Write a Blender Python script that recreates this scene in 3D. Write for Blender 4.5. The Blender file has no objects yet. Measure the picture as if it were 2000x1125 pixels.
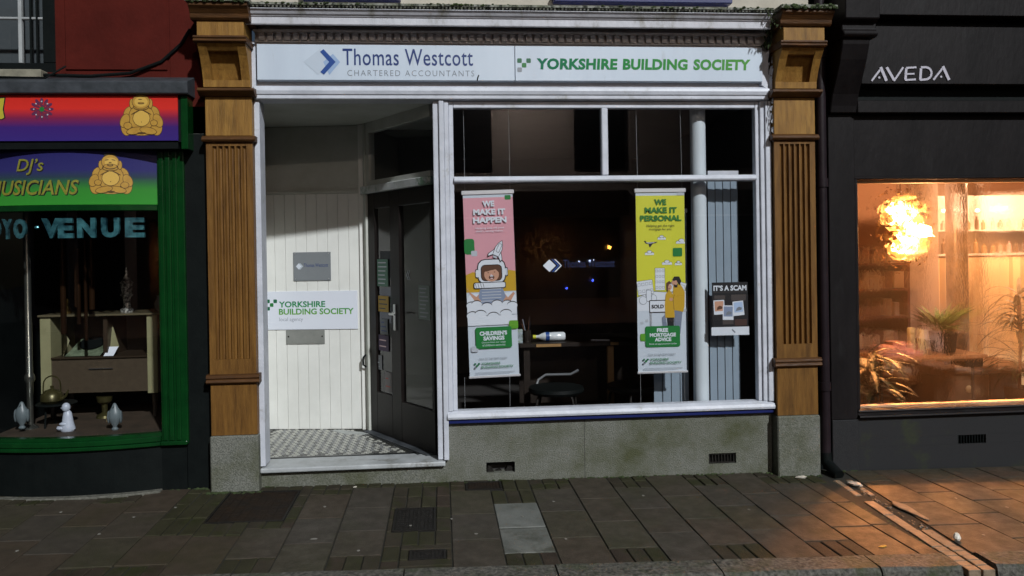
import bpy, math, random
from math import sin, cos, pi, radians, hypot
from mathutils import Vector, Matrix
random.seed(7)
SC = bpy.context.scene
COL = SC.collection

# ------------------------------------------------------------------ camera, light, exposure
cam_d = bpy.data.cameras.new('camera'); cam = bpy.data.objects.new('camera', cam_d); COL.objects.link(cam)
YAW, PITCH, ROLL = radians(5.1), radians(-0.35), radians(0.9)
fw = Vector((sin(YAW)*cos(PITCH), cos(YAW)*cos(PITCH), sin(PITCH)))
r0 = Vector((cos(YAW), -sin(YAW), 0)); u0 = r0.cross(fw)
rt = r0*cos(ROLL) - u0*sin(ROLL); up = u0*cos(ROLL) + r0*sin(ROLL)
R3 = Matrix((rt, up, -fw)).transposed()
cam.matrix_world = Matrix.Translation((0, -5.5, 1.6)) @ R3.to_4x4()
cam_d.sensor_width = 36.0; cam_d.lens = 1540/2000*36.0
cam_d.shift_y = -(562.5-498)/2000
cam_d.clip_start = 0.05; cam_d.clip_end = 200
SC.camera = cam

SUN_DIR = Vector((0.45, -1.0, 0.765)).normalized()      # towards the street light
W = bpy.data.worlds.new('World'); SC.world = W; W.use_nodes = True
nt = W.node_tree; nt.nodes.clear()
sky = nt.nodes.new('ShaderNodeTexSky'); sky.sky_type = 'NISHITA'; sky.sun_disc = False
sky.sun_elevation = math.asin(SUN_DIR.z); sky.sun_rotation = math.atan2(SUN_DIR.x, SUN_DIR.y)
bg = nt.nodes.new('ShaderNodeBackground'); bg.inputs[1].default_value = 0.012
wo = nt.nodes.new('ShaderNodeOutputWorld')
nt.links.new(sky.outputs[0], bg.inputs[0]); nt.links.new(bg.outputs[0], wo.inputs[0])
sd = bpy.data.lights.new('street_light', 'SUN'); sd.energy = 3.25; sd.angle = radians(1.8); sd.color = (0.93, 0.97, 1.0)
so = bpy.data.objects.new('street_light', sd); COL.objects.link(so)
so.rotation_euler = SUN_DIR.to_track_quat('Z', 'Y').to_euler(); so.location = (4, -9, 8)
SC.view_settings.view_transform = 'Standard'; SC.view_settings.look = 'None'
SC.view_settings.exposure = 0; SC.view_settings.gamma = 1; SC.view_settings.use_curve_mapping = False
SC.cycles.max_bounces = 8; SC.cycles.transparent_max_bounces = 16
SC.cycles.use_denoising = True

# ------------------------------------------------------------------ materials
MATS = {}
def nd(t, kind, **kw):
    n = t.nodes.new(kind)
    for k, v in kw.items(): setattr(n, k, v)
    return n
def mat(name, c1, c2=None, scale=6.0, rough=0.6, bump=0.0, bscale=60.0, metal=0.0, spec=0.5, stretch=(1,1,1), c3=None, s3=2.0, lo3=0.55, hi3=0.7,
        emit=None, estr=0.0, coat=0.0, lo=0.35, hi=0.65, detail=6.0, rvar=0.0):
    """principled material: two tones mixed by noise, an optional third tone in patches, fine bump"""
    m = bpy.data.materials.new(name); m.use_nodes = True; t = m.node_tree; t.nodes.clear()
    out = nd(t, 'ShaderNodeOutputMaterial'); p = nd(t, 'ShaderNodeBsdfPrincipled'); t.links.new(p.outputs[0], out.inputs[0])
    tc = nd(t, 'ShaderNodeTexCoord'); mp = nd(t, 'ShaderNodeMapping'); mp.inputs['Scale'].default_value = stretch
    t.links.new(tc.outputs['Object'], mp.inputs[0])
    p.inputs['Roughness'].default_value = rough; p.inputs['Metallic'].default_value = metal
    p.inputs['Specular IOR Level'].default_value = spec; p.inputs['Coat Weight'].default_value = coat; p.inputs['Coat Roughness'].default_value = 0.08
    col = None
    if c2:
        n = nd(t, 'ShaderNodeTexNoise'); n.inputs['Scale'].default_value = scale; n.inputs['Detail'].default_value = detail; n.inputs['Roughness'].default_value = 0.65
        t.links.new(mp.outputs[0], n.inputs[0])
        mr = nd(t, 'ShaderNodeMapRange'); mr.inputs[1].default_value = lo; mr.inputs[2].default_value = hi; t.links.new(n.outputs[0], mr.inputs[0])
        mx = nd(t, 'ShaderNodeMix', data_type='RGBA'); mx.inputs[6].default_value = (*c1, 1); mx.inputs[7].default_value = (*c2, 1)
        t.links.new(mr.outputs[0], mx.inputs[0]); col = mx.outputs[2]
        if rvar:
            rr = nd(t, 'ShaderNodeMapRange'); rr.inputs[3].default_value = rough-rvar; rr.inputs[4].default_value = rough+rvar
            t.links.new(n.outputs[0], rr.inputs[0]); rr.inputs[1].default_value = .3; rr.inputs[2].default_value = .7
            t.links.new(rr.outputs[0], p.inputs['Roughness'])
    else:
        p.inputs['Base Color'].default_value = (*c1, 1)
    if c3:
        n = nd(t, 'ShaderNodeTexNoise'); n.inputs['Scale'].default_value = s3; n.inputs['Detail'].default_value = 8; n.inputs['Roughness'].default_value = 0.7
        t.links.new(mp.outputs[0], n.inputs[0])
        mr = nd(t, 'ShaderNodeMapRange'); mr.inputs[1].default_value = lo3; mr.inputs[2].default_value = hi3; t.links.new(n.outputs[0], mr.inputs[0])
        mx = nd(t, 'ShaderNodeMix', data_type='RGBA'); mx.inputs[6].default_value = (*c1, 1); mx.inputs[7].default_value = (*c3, 1)
        t.links.new(mr.outputs[0], mx.inputs[0])
        if col: t.links.new(col, mx.inputs[6])
        col = mx.outputs[2]
    if col: t.links.new(col, p.inputs['Base Color'])
    if bump:
        n = nd(t, 'ShaderNodeTexNoise'); n.inputs['Scale'].default_value = bscale; n.inputs['Detail'].default_value = 5
        t.links.new(mp.outputs[0], n.inputs[0])
        b = nd(t, 'ShaderNodeBump'); b.inputs['Strength'].default_value = bump; b.inputs['Distance'].default_value = 0.01
        t.links.new(n.outputs[0], b.inputs['Height']); t.links.new(b.outputs[0], p.inputs['Normal'])
    if emit:
        p.inputs['Emission Color'].default_value = (*emit, 1); p.inputs['Emission Strength'].default_value = estr
    MATS[name] = m; return m
def gradient(name, axis, stops, rough=0.4):
    """flat print whose colour runs along one axis; stops are (coordinate, colour) in world metres"""
    m = bpy.data.materials.new(name); m.use_nodes = True; t = m.node_tree; t.nodes.clear()
    out = nd(t, 'ShaderNodeOutputMaterial'); p = nd(t, 'ShaderNodeBsdfPrincipled'); t.links.new(p.outputs[0], out.inputs[0])
    p.inputs['Roughness'].default_value = rough; p.inputs['Specular IOR Level'].default_value = .15
    g = nd(t, 'ShaderNodeTexCoord'); s = nd(t, 'ShaderNodeSeparateXYZ'); t.links.new(g.outputs['Object'], s.inputs[0])
    mr = nd(t, 'ShaderNodeMapRange'); a, b = stops[0][0], stops[-1][0]
    mr.inputs[1].default_value = a; mr.inputs[2].default_value = b; t.links.new(s.outputs[axis], mr.inputs[0])
    cr = nd(t, 'ShaderNodeValToRGB'); e = cr.color_ramp.elements
    while len(e) < len(stops): e.new(0.5)
    for i, (q, c) in enumerate(stops): e[i].position = (q-a)/(b-a); e[i].color = (*c, 1)
    t.links.new(mr.outputs[0], cr.inputs[0]); t.links.new(cr.outputs[0], p.inputs['Base Color'])
    MATS[name] = m; return m
def fresnel(t, ior):
    """Fresnel reflectance of a thin pane, the same from both sides"""
    f = nd(t, 'ShaderNodeFresnel'); g = nd(t, 'ShaderNodeNewGeometry'); mr = nd(t, 'ShaderNodeMapRange')
    mr.inputs[3].default_value = ior; mr.inputs[4].default_value = 1/ior; t.links.new(g.outputs['Backfacing'], mr.inputs[0]); t.links.new(mr.outputs[0], f.inputs[0]); return f
def glass(name, ior=1.5, tint=(1,1,1), rough=0.0):
    m = bpy.data.materials.new(name); m.use_nodes = True; t = m.node_tree; t.nodes.clear()
    out = nd(t, 'ShaderNodeOutputMaterial'); tr = nd(t, 'ShaderNodeBsdfTransparent'); gl = nd(t, 'ShaderNodeBsdfGlossy'); f = fresnel(t, ior); mx = nd(t, 'ShaderNodeMixShader')
    tr.inputs[0].default_value = (*tint, 1); gl.inputs['Roughness'].default_value = rough
    t.links.new(f.outputs[0], mx.inputs[0]); t.links.new(tr.outputs[0], mx.inputs[1]); t.links.new(gl.outputs[0], mx.inputs[2]); t.links.new(mx.outputs[0], out.inputs[0])
    MATS[name] = m; return m
def steamed_glass(name):
    m = bpy.data.materials.new(name); m.use_nodes = True; t = m.node_tree; t.nodes.clear()
    out = nd(t, 'ShaderNodeOutputMaterial'); tc = nd(t, 'ShaderNodeTexCoord')
    tr = nd(t, 'ShaderNodeBsdfTransparent'); tr.inputs[0].default_value = (1, .97, .93, 1)
    rf = nd(t, 'ShaderNodeBsdfRefraction'); rf.inputs['IOR'].default_value = 1.12; rf.inputs['Roughness'].default_value = 0.11
    tl = nd(t, 'ShaderNodeBsdfTranslucent'); tl.inputs[0].default_value = (.8, .75, .7, 1)
    gl = nd(t, 'ShaderNodeBsdfGlossy'); gl.inputs['Roughness'].default_value = 0.05
    mp = nd(t, 'ShaderNodeMapping'); mp.inputs['Scale'].default_value = (1, 1, .3); t.links.new(tc.outputs['Object'], mp.inputs[0])
    n1 = nd(t, 'ShaderNodeTexNoise'); n1.inputs['Scale'].default_value = 4.5; n1.inputs['Detail'].default_value = 5; t.links.new(mp.outputs[0], n1.inputs[0])
    r1 = nd(t, 'ShaderNodeMapRange'); r1.inputs[1].default_value = .38; r1.inputs[2].default_value = .62; r1.inputs[3].default_value = .25; r1.inputs[4].default_value = .78; t.links.new(n1.outputs[0], r1.inputs[0])
    mp2 = nd(t, 'ShaderNodeMapping'); mp2.inputs['Scale'].default_value = (1, 1, .45); t.links.new(tc.outputs['Object'], mp2.inputs[0])
    vo = nd(t, 'ShaderNodeTexNoise'); vo.inputs['Scale'].default_value = 75; vo.inputs['Detail'].default_value = 3; t.links.new(mp2.outputs[0], vo.inputs[0])
    b = nd(t, 'ShaderNodeBump'); b.inputs['Strength'].default_value = .8; b.inputs['Distance'].default_value = .006; t.links.new(vo.outputs[0], b.inputs['Height'])
    t.links.new(b.outputs[0], rf.inputs['Normal']); t.links.new(b.outputs[0], gl.inputs['Normal'])
    a = nd(t, 'ShaderNodeMixShader'); t.links.new(r1.outputs[0], a.inputs[0]); t.links.new(tr.outputs[0], a.inputs[1]); t.links.new(rf.outputs[0], a.inputs[2])
    c = nd(t, 'ShaderNodeMixShader'); c.inputs[0].default_value = .010; t.links.new(a.outputs[0], c.inputs[1]); t.links.new(tl.outputs[0], c.inputs[2])
    f = fresnel(t, 1.4)
    d = nd(t, 'ShaderNodeMixShader'); t.links.new(f.outputs[0], d.inputs[0]); t.links.new(c.outputs[0], d.inputs[1]); t.links.new(gl.outputs[0], d.inputs[2])
    t.links.new(d.outputs[0], out.inputs[0]); MATS[name] = m; return m
def emission(name, c, s):
    m = bpy.data.materials.new(name); m.use_nodes = True; t = m.node_tree; t.nodes.clear()
    out = nd(t, 'ShaderNodeOutputMaterial'); e = nd(t, 'ShaderNodeEmission'); e.inputs[0].default_value = (*c, 1); e.inputs[1].default_value = s
    t.links.new(e.outputs[0], out.inputs[0]); MATS[name] = m; return m

white = mat('white_paint', (.60,.62,.68), (.48,.50,.55), scale=6, rough=.45, bump=.2, bscale=35, c3=(.30,.29,.26), s3=7, lo3=.60, hi3=.78)
white_dirty = mat('weathered_white_paint', (.58,.58,.62), (.44,.44,.47), scale=7, rough=.55, bump=.25, bscale=40, stretch=(1,1,.5), c3=(.20,.18,.12), s3=7, lo3=.53, hi3=.72)
fascia_bg = mat('dusty_fascia_paint', (.78,.73,.71), (.66,.61,.59), scale=4, rough=.7, stretch=(1,1,.4))  # paler than the other white, standing in for light bounced off the sign
dentil_m = mat('dentil_paint', (.80,.75,.72), (.66,.61,.58), scale=20, rough=.7)  # tone lifted in place of bounced light under the cornice
dark_gap = mat('dark_recess', (.03,.028,.027), rough=.8)
lead_moss = mat('mossy_lead_edge', (.30,.30,.27), (.10,.11,.06), scale=14, rough=.8, bump=.6, bscale=60, c3=(.02,.025,.015), s3=22, lo3=.5, hi3=.6)
moss = mat('moss', (.05,.075,.02), (.02,.03,.01), scale=40, rough=.95, bump=.8, bscale=120)
cream_wall = mat('cream_render', (.50,.46,.38), (.42,.38,.31), scale=5, rough=.85, bump=.2)
navy = mat('navy_paint', (.010,.018,.115), (.008,.014,.09), scale=10, rough=.35, bump=.05)
board = mat('cream_board_paint', (.73,.73,.69), (.66,.66,.62), scale=3, rough=.5, bump=.06, bscale=25)
plaster = mat('porch_plaster', (.50,.51,.47), (.42,.43,.38), scale=4, rough=.85, bump=.1)
granite = mat('speckled_granite', (.225,.225,.195), (.10,.105,.088), scale=120, rough=.75, bump=.8, bscale=120, detail=4, c3=(.075,.080,.042), s3=2.1, lo3=.42, hi3=.68, spec=.2)
granite_dark = mat('dark_granite', (.032,.032,.033), (.014,.014,.015), scale=200, spec=.2, rough=.5, bump=.3, bscale=200, c3=(.035,.04,.02), s3=3)
kerb_m = mat('kerb_granite', (.15,.14,.12), (.035,.035,.030), scale=45, spec=.2, rough=.7, bump=1.0, bscale=45, c3=(.05,.06,.03), s3=5, lo3=.5, hi3=.7)
marble = mat('step_marble', (.47,.49,.50), (.33,.345,.345), scale=6, rough=.4, bump=.15, bscale=50, c3=(.17,.165,.14), s3=8, lo3=.55, hi3=.72)
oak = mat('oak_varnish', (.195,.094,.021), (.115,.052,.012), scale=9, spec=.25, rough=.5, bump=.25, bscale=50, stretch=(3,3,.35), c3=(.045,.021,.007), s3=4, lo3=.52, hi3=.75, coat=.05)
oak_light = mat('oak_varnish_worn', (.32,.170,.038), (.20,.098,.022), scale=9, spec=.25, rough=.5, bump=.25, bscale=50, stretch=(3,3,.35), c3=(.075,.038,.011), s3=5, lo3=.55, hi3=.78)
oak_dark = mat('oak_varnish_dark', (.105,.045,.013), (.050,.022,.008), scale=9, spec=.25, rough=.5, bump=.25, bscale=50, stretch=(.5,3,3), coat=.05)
red_wall = mat('oxblood_render', (.085,.011,.007), (.062,.008,.005), scale=4, spec=.1, rough=.7, bump=.18, bscale=35)
black_paint = mat('black_paint', (.0055,.0075,.0072), (.0035,.005,.005), scale=8, spec=.12, rough=.55, bump=.1)
green_gloss = mat('green_gloss_paint', (.003,.042,.008), (.002,.028,.006), scale=6, spec=.3, rough=.25, bump=.12, bscale=18, coat=.3)
lead = mat('lead_flashing', (.060,.066,.075), (.030,.034,.038), scale=6, spec=.25, rough=.5, bump=.3, bscale=20)
charcoal = mat('charcoal_paint', (.0120,.0098,.0100), (.0070,.0056,.0058), scale=5, spec=.14, rough=.5, bump=.25, bscale=30, stretch=(1,1,.35), c3=(.022,.021,.021), s3=6, lo3=.58, hi3=.8)
pipe_m = mat('pipe_paint', (.020,.013,.016), (.012,.008,.010), scale=8, spec=.25, rough=.4, bump=.1)
door_m = mat('brown_door', (.012,.009,.008), (.008,.006,.0055), scale=6, spec=.2, rough=.4, bump=.06)
steel = mat('brushed_steel', (.55,.55,.54), (.45,.45,.44), scale=30, rough=.32, metal=1)
silver_rail = mat('silver_rail', (.62,.62,.64), rough=.35, metal=.3)
plaque_m = mat('grey_plaque', (.20,.215,.225), (.18,.195,.205), scale=5, rough=.4)
blank_m = mat('tarnished_plate', (.24,.245,.225), (.18,.185,.17), scale=6, rough=.45)
sign_white = mat('sign_white', (.58,.66,.75), (.53,.60,.69), scale=2, rough=.35, stretch=(1.6,1,.3), c3=(.40,.43,.45), s3=6, lo3=.60, hi3=.85)
sign_white2 = mat('white_sign_board', (.66,.69,.76), rough=.35)
ink_navy = mat('ink_navy', (.010,.035,.16), rough=.4)
ink_grey = mat('ink_grey', (.17,.19,.22), rough=.4)
ink_blue = mat('ink_blue', (.015,.065,.27), rough=.4)
ink_pale = mat('ink_pale_blue', (.36,.47,.66), rough=.4)
ink_silver = mat('ink_silver', (.46,.52,.58), rough=.4)
ink_green = mat('ink_green', (.012,.17,.035), rough=.4)
ink_dgreen = mat('ink_dark_green', (.008,.12,.05), rough=.4)
ink_lime = mat('ink_lime', (.10,.30,.02), rough=.4)
ink_black = mat('ink_black', (.012,.012,.014), rough=.4)
ink_white = mat('ink_white', (.62,.66,.72), rough=.4)
ink_lgrey = mat('ink_light_grey', (.42,.45,.50), rough=.4)
pink = mat('banner_pink', (.60,.29,.34), rough=.45)
pink_pale = mat('banner_pale_pink', (.60,.42,.44), rough=.45)
yellow = mat('banner_yellow', (.58,.58,.028), rough=.45)
paper_w = mat('banner_white', (.50,.56,.63), rough=.45)
mustard = mat('ink_mustard', (.50,.30,.012), rough=.45)
skin_ink = mat('ink_skin', (.50,.27,.18), rough=.45)
brown_ink = mat('ink_brown', (.09,.035,.016), rough=.45)
stripe_ink = mat('ink_stripe_blue', (.20,.25,.36), rough=.45)
jeans_ink = mat('ink_jeans', (.16,.19,.26), rough=.45)
ybs_grad = gradient('green_gradient_ink', 0, [(.67,(.008,.13,.06)), (1.5,(.035,.22,.04)), (2.2,(.11,.30,.06))])
ybs_gradz = gradient('green_gradient_ink_small', 2, [(1.08,(.10,.32,.02)), (1.21,(.008,.15,.07))])
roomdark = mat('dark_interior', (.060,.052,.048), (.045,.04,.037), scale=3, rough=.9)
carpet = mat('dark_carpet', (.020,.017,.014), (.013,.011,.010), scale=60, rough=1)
blind_m = mat('blind_fabric', (.23,.29,.35), (.20,.255,.31), scale=3, rough=.7)
col_m = mat('column_paint', (.58,.64,.68), (.54,.60,.64), scale=3, rough=.5)
desk_m = mat('dark_desk', (.022,.016,.012), (.014,.010,.008), scale=6, rough=.35, stretch=(.3,2,2))
pine = mat('pine_edge', (.30,.17,.06), (.24,.13,.045), scale=6, rough=.5)
cord_m = mat('thin_cord', (.30,.31,.32), rough=.6)
pane_m = glass('window_glass', 1.75)
pane_dark = glass('door_glass', 1.75, tint=(.80,.82,.84))
steam = steamed_glass('steamed_glass')
slab_ms = [mat('paving_slab_%s' % n, c, tuple(x*.70 for x in c), scale=11, rough=.58, spec=.22, bump=.35, bscale=140, c3=tuple(x*f for x, f in zip(c, (.62,.72,.5))), s3=2.2, lo3=.5, hi3=.75, rvar=.12)
           for n, c in (('brown', (.060,.049,.036)), ('warm', (.063,.048,.034)), ('grey', (.059,.050,.039)), ('olive', (.057,.049,.033)))]
block_ms = [mat('block_paver_%s' % n, c, tuple(x*.65 for x in c), scale=9, rough=.7, spec=.15, bump=.5, bscale=120, c3=(.026,.030,.009), s3=4, lo3=.5, hi3=.68)
            for n, c in (('brown', (.047,.039,.027)), ('red', (.050,.037,.027)), ('mossy', (.043,.040,.022)))]
grey_slab = mat('grey_concrete_slab', (.150,.155,.142), (.095,.10,.088), scale=7, rough=.6, bump=.3, bscale=100, c3=(.065,.066,.05), s3=5, lo3=.56, hi3=.70)
bedding = mat('joint_sand', (.018,.017,.010), (.010,.010,.006), scale=25, rough=.95)
iron = mat('cast_iron', (.022,.020,.017), (.014,.012,.011), scale=18, spec=.2, rough=.55, bump=.5, bscale=150, metal=.3)
tray = mat('recessed_cover_infill', (.024,.015,.009), (.014,.011,.009), scale=9, spec=.15, rough=.65, bump=.5, bscale=150)
road_m = mat('asphalt', (.03,.03,.03), (.018,.018,.018), scale=90, spec=.1, rough=.8, bump=.8, bscale=120)
gum_m = mat('chewing_gum', (.20,.19,.165), rough=.7)
litter_m = mat('litter_paper', (.55,.50,.42), (.42,.38,.32), scale=20, rough=.7)
leaf_m = mat('yellow_leaf', (.38,.26,.03), (.22,.14,.02), scale=20, rough=.6)

# ------------------------------------------------------------------ mesh builder
ORG = {}
class M:
    def __init__(s): s.v=[]; s.f=[]; s.mi=[]; s.cur=0; s.T=None; s.warp=None
    def mat(s, i): s.cur = i; return s
    def add(s, vs, fs):
        k = len(s.v)
        for p in vs:
            p = Vector(p)
            if s.T is not None: p = s.T @ p
            if s.warp: p = Vector(s.warp(p))
            s.v.append(p)
        for f in fs: s.f.append(tuple(k+i for i in f)); s.mi.append(s.cur)
        return s
    def box(s, x0, x1, y0, y1, z0, z1):
        return s.add([(x0,y0,z0),(x1,y0,z0),(x1,y1,z0),(x0,y1,z0),(x0,y0,z1),(x1,y0,z1),(x1,y1,z1),(x0,y1,z1)],
                     [(0,3,2,1),(4,5,6,7),(0,1,5,4),(1,2,6,5),(2,3,7,6),(3,0,4,7)])
    def xbox(s, x0, x1, y0, y1, z0, z1, n=12):
        for i in range(n):
            a, b = x0+(x1-x0)*i/n, x0+(x1-x0)*(i+1)/n
            fs = [(0,3,2,1),(4,5,6,7),(0,1,5,4),(2,3,7,6)]
            if i == 0: fs.append((3,0,4,7))
            if i == n-1: fs.append((1,2,6,5))
            s.add([(a,y0,z0),(b,y0,z0),(b,y1,z0),(a,y1,z0),(a,y0,z1),(b,y0,z1),(b,y1,z1),(a,y1,z1)], fs)
        return s
    def extr(s, loop, d):
        n = len(loop); a = [Vector(p) for p in loop]; b = [p+Vector(d) for p in a]
        return s.add(a+b, [tuple(range(n))[::-1], tuple(range(n, 2*n))] + [(i,(i+1)%n,n+(i+1)%n,n+i) for i in range(n)])
    def pxz(s, pts, y0, y1): return s.extr([(x,y0,z) for x,z in pts], (0,y1-y0,0))
    def pyz(s, pts, x0, x1): return s.extr([(x0,y,z) for y,z in pts], (x1-x0,0,0))
    def pxy(s, pts, z0, z1): return s.extr([(x,y,z0) for x,y in pts], (0,0,z1-z0))
    def flat(s, pts, y): return s.add([(x,y,z) for x,z in pts], [tuple(range(len(pts)))])
    def rect(s, x0, x1, z0, z1, y): return s.flat([(x0,z0),(x1,z0),(x1,z1),(x0,z1)], y)
    def disc(s, cx, cz, rx, rz, y, rot=0, n=20):
        return s.flat([(cx+rx*cos(t)*cos(rot)-rz*sin(t)*sin(rot), cz+rx*cos(t)*sin(rot)+rz*sin(t)*cos(rot)) for t in [2*pi*i/n for i in range(n)]], y)
    def rrect(s, x0, x1, z0, z1, y, r=.01, rot=0):
        cx, cz = (x0+x1)/2, (z0+z1)/2; pts = []
        for (ax, az, a0) in ((x1-r,z1-r,0),(x0+r,z1-r,90),(x0+r,z0+r,180),(x1-r,z0+r,270)):
            for k in range(4):
                a = radians(a0+30*k); X, Z = ax+r*cos(a)-cx, az+r*sin(a)-cz
                pts.append((cx+X*cos(rot)-Z*sin(rot), cz+X*sin(rot)+Z*cos(rot)))
        return s.flat(pts, y)
    def line(s, pts, w, y):
        for (a, b) in zip(pts[:-1], pts[1:]):
            L = hypot(b[0]-a[0], b[1]-a[1]) or 1e-6; nx, nz = -(b[1]-a[1])/L*w/2, (b[0]-a[0])/L*w/2
            s.flat([(a[0]+nx,a[1]+nz),(a[0]-nx,a[1]-nz),(b[0]-nx,b[1]-nz),(b[0]+nx,b[1]+nz)], y)
        return s
    def cyl(s, p, q, r, r2=None, n=10):
        r2 = r if r2 is None else r2; p, q = Vector(p), Vector(q); d = (q-p).normalized()
        a = d.orthogonal().normalized(); b = d.cross(a)
        vs = [c+(a*cos(2*pi*i/n)+b*sin(2*pi*i/n))*R for c, R in ((p,r),(q,r2)) for i in range(n)]
        return s.add(vs, [(i,(i+1)%n,n+(i+1)%n,n+i) for i in range(n)] + [tuple(range(n))[::-1], tuple(range(n,2*n))])
    def tube(s, pts, r, n=8):
        pts = [Vector(p) for p in pts]; vs = []; fs = []; a = None
        for i, p in enumerate(pts):
            d = (pts[min(i+1,len(pts)-1)]-pts[max(i-1,0)]).normalized()
            a = d.orthogonal().normalized() if a is None else (a-d*a.dot(d)).normalized(); b = d.cross(a)
            R = r(i/(len(pts)-1)) if callable(r) else r
            vs += [p+(a*cos(2*pi*k/n)+b*sin(2*pi*k/n))*R for k in range(n)]
            if i: fs += [((i-1)*n+k,(i-1)*n+(k+1)%n,i*n+(k+1)%n,i*n+k) for k in range(n)]
        fs += [tuple(range(n))[::-1], tuple(range((len(pts)-1)*n, len(pts)*n))]
        return s.add(vs, fs)
    def lathe(s, cx, cy, prof, n=16, sx=1, sy=1):
        vs = [(cx+r*cos(2*pi*k/n)*sx, cy+r*sin(2*pi*k/n)*sy, z) for r, z in prof for k in range(n)]
        m = len(prof)
        fs = [(i*n+k,i*n+(k+1)%n,(i+1)*n+(k+1)%n,(i+1)*n+k) for i in range(m-1) for k in range(n)]
        return s.add(vs, fs + [tuple(range(n))[::-1], tuple(range((m-1)*n, m*n))])
    def ball(s, c, rx, ry, rz, n=12, m=8):
        return s.lathe_c(c, rx, ry, rz, n, m)
    def lathe_c(s, c, rx, ry, rz, n, m):
        prof = [(max(.02, sin(pi*i/m)), -cos(pi*i/m)) for i in range(m+1)]
        vs = [(c[0]+rx*r*cos(2*pi*k/n), c[1]+ry*r*sin(2*pi*k/n), c[2]+rz*z) for r, z in prof for k in range(n)]
        fs = [(i*n+k,i*n+(k+1)%n,(i+1)*n+(k+1)%n,(i+1)*n+k) for i in range(m) for k in range(n)]
        return s.add(vs, fs + [tuple(range(n))[::-1], tuple(range(m*n,(m+1)*n))])
    def text(s, txt, x0, x1, z0, z1, y, bold=0.0, shear=0.0, space=1.0, depth=0.0):
        vs, fs = glyphs(txt, bold, shear, space)
        w = (x1-x0); h = (z1-z0); o = [(x0+a*w, y, z0+b*h) for a, b in vs]
        if depth:
            n = len(o); s.add(o, fs); s.add([(a, y+depth, c) for a, _, c in o], fs)
            cnt = {}
            for f in fs:
                for i in range(len(f)):
                    e = (f[i], f[(i+1)%len(f)]); cnt[e] = 1
            for (a, b) in cnt:
                if (b, a) not in cnt: s.add([o[a], o[b], (o[b][0], y+depth, o[b][2]), (o[a][0], y+depth, o[a][2])], [(0,1,2,3)])
        else: s.add(o, fs)
        return s
    def leaf(s, p, d, L, w, droop=.5, n=4):
        """one strap leaf with a fold along its middle"""
        p = Vector(p); d = Vector(d).normalized(); side = d.cross(Vector((0,0,1)))
        if side.length < .05: side = Vector((1,0,0))
        side.normalize(); vs = []; q = p.copy()
        for i in range(n+1):
            t = i/n; ww = w*(sin(pi*(.12+.88*t)) if t < 1 else 0.02)
            vs += [q-side*ww/2+Vector((0,0,.12*ww)), q, q+side*ww/2+Vector((0,0,.12*ww))]
            d = (d+Vector((0,0,-droop/n))).normalized(); q = q+d*L/n
        fs = []
        for i in range(n): fs += [(i*3,i*3+1,i*3+4,i*3+3),(i*3+1,i*3+2,i*3+5,i*3+4)]
        return s.add(vs, fs)
    def build(s, name, mats, parent=None, smooth=False, bevel=0.0, seg=1, **props):
        if not isinstance(mats, (list, tuple)): mats = [mats]
        o0 = ORG.get(parent.name if parent else None, Vector((0,0,0)))
        me = bpy.data.meshes.new(name); me.from_pydata([tuple(p-o0) for p in s.v], [], s.f)
        for m_ in mats: me.materials.append(m_)
        me.polygons.foreach_set('material_index', s.mi)
        if smooth:
            me.polygons.foreach_set('use_smooth', [True]*len(me.polygons)); me.set_sharp_from_angle(angle=.7)
        me.update()
        o = bpy.data.objects.new(name, me); COL.objects.link(o)
        if parent: o.parent = parent
        ORG[o.name] = o0
        if bevel:
            b = o.modifiers.new('bevel', 'BEVEL'); b.width = bevel; b.segments = seg; b.limit_method = 'ANGLE'; b.angle_limit = .6
        for k, v in props.items(): o[k] = v
        return o
GL = {}
def glyphs(txt, bold, shear, space):
    key = (txt, bold, shear, space)
    if key in GL: return GL[key]
    cu = bpy.data.curves.new('lettering', 'FONT'); cu.body = txt; cu.size = 1; cu.offset = bold; cu.shear = shear; cu.space_character = space; cu.resolution_u = 3; cu.fill_mode = 'FRONT'
    ob = bpy.data.objects.new('lettering', cu)
    me = bpy.data.meshes.new_from_object(ob)
    xs = [v.co.x for v in me.vertices]; ys = [v.co.y for v in me.vertices]
    a, b, c, d = min(xs), max(xs), min(ys), max(ys)
    vs = [((v.co.x-a)/(b-a), (v.co.y-c)/(d-c)) for v in me.vertices]; fs = [tuple(p.vertices) for p in me.polygons]
    bpy.data.objects.remove(ob); bpy.data.curves.remove(cu); bpy.data.meshes.remove(me)
    GL[key] = (vs, fs); return GL[key]
def tag(o, label=None, cat=None, group=None, kind=None):
    if label: o['label'] = label
    if cat: o['category'] = cat
    if group: o['group'] = group
    if kind: o['kind'] = kind
    return o
def thing(name, label, cat, loc=(0,0,0), group=None):
    o = bpy.data.objects.new(name, None); COL.objects.link(o); o.location = loc; o.empty_display_size = .1
    ORG[o.name] = Vector(loc); return tag(o, label, cat, group)
def solo(m, name, mats, label, cat, group=None, **kw): return tag(m.build(name, mats, **kw), label, cat, group)
def copy_tree(o, dx, label=None):
    c = o.copy(); COL.objects.link(c); c.location = Vector(o.location)+Vector(dx)
    if label: c['label'] = label
    for ch in list(o.children):
        d = ch.copy(); COL.objects.link(d); d.parent = c
        for g in list(ch.children):
            e = g.copy(); COL.objects.link(e); e.parent = d
    return c
def copy_part(o, off, parent):
    d = o.copy(); COL.objects.link(d); d.parent = parent; d.location = Vector(o.location)+Vector(off); return d
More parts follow.
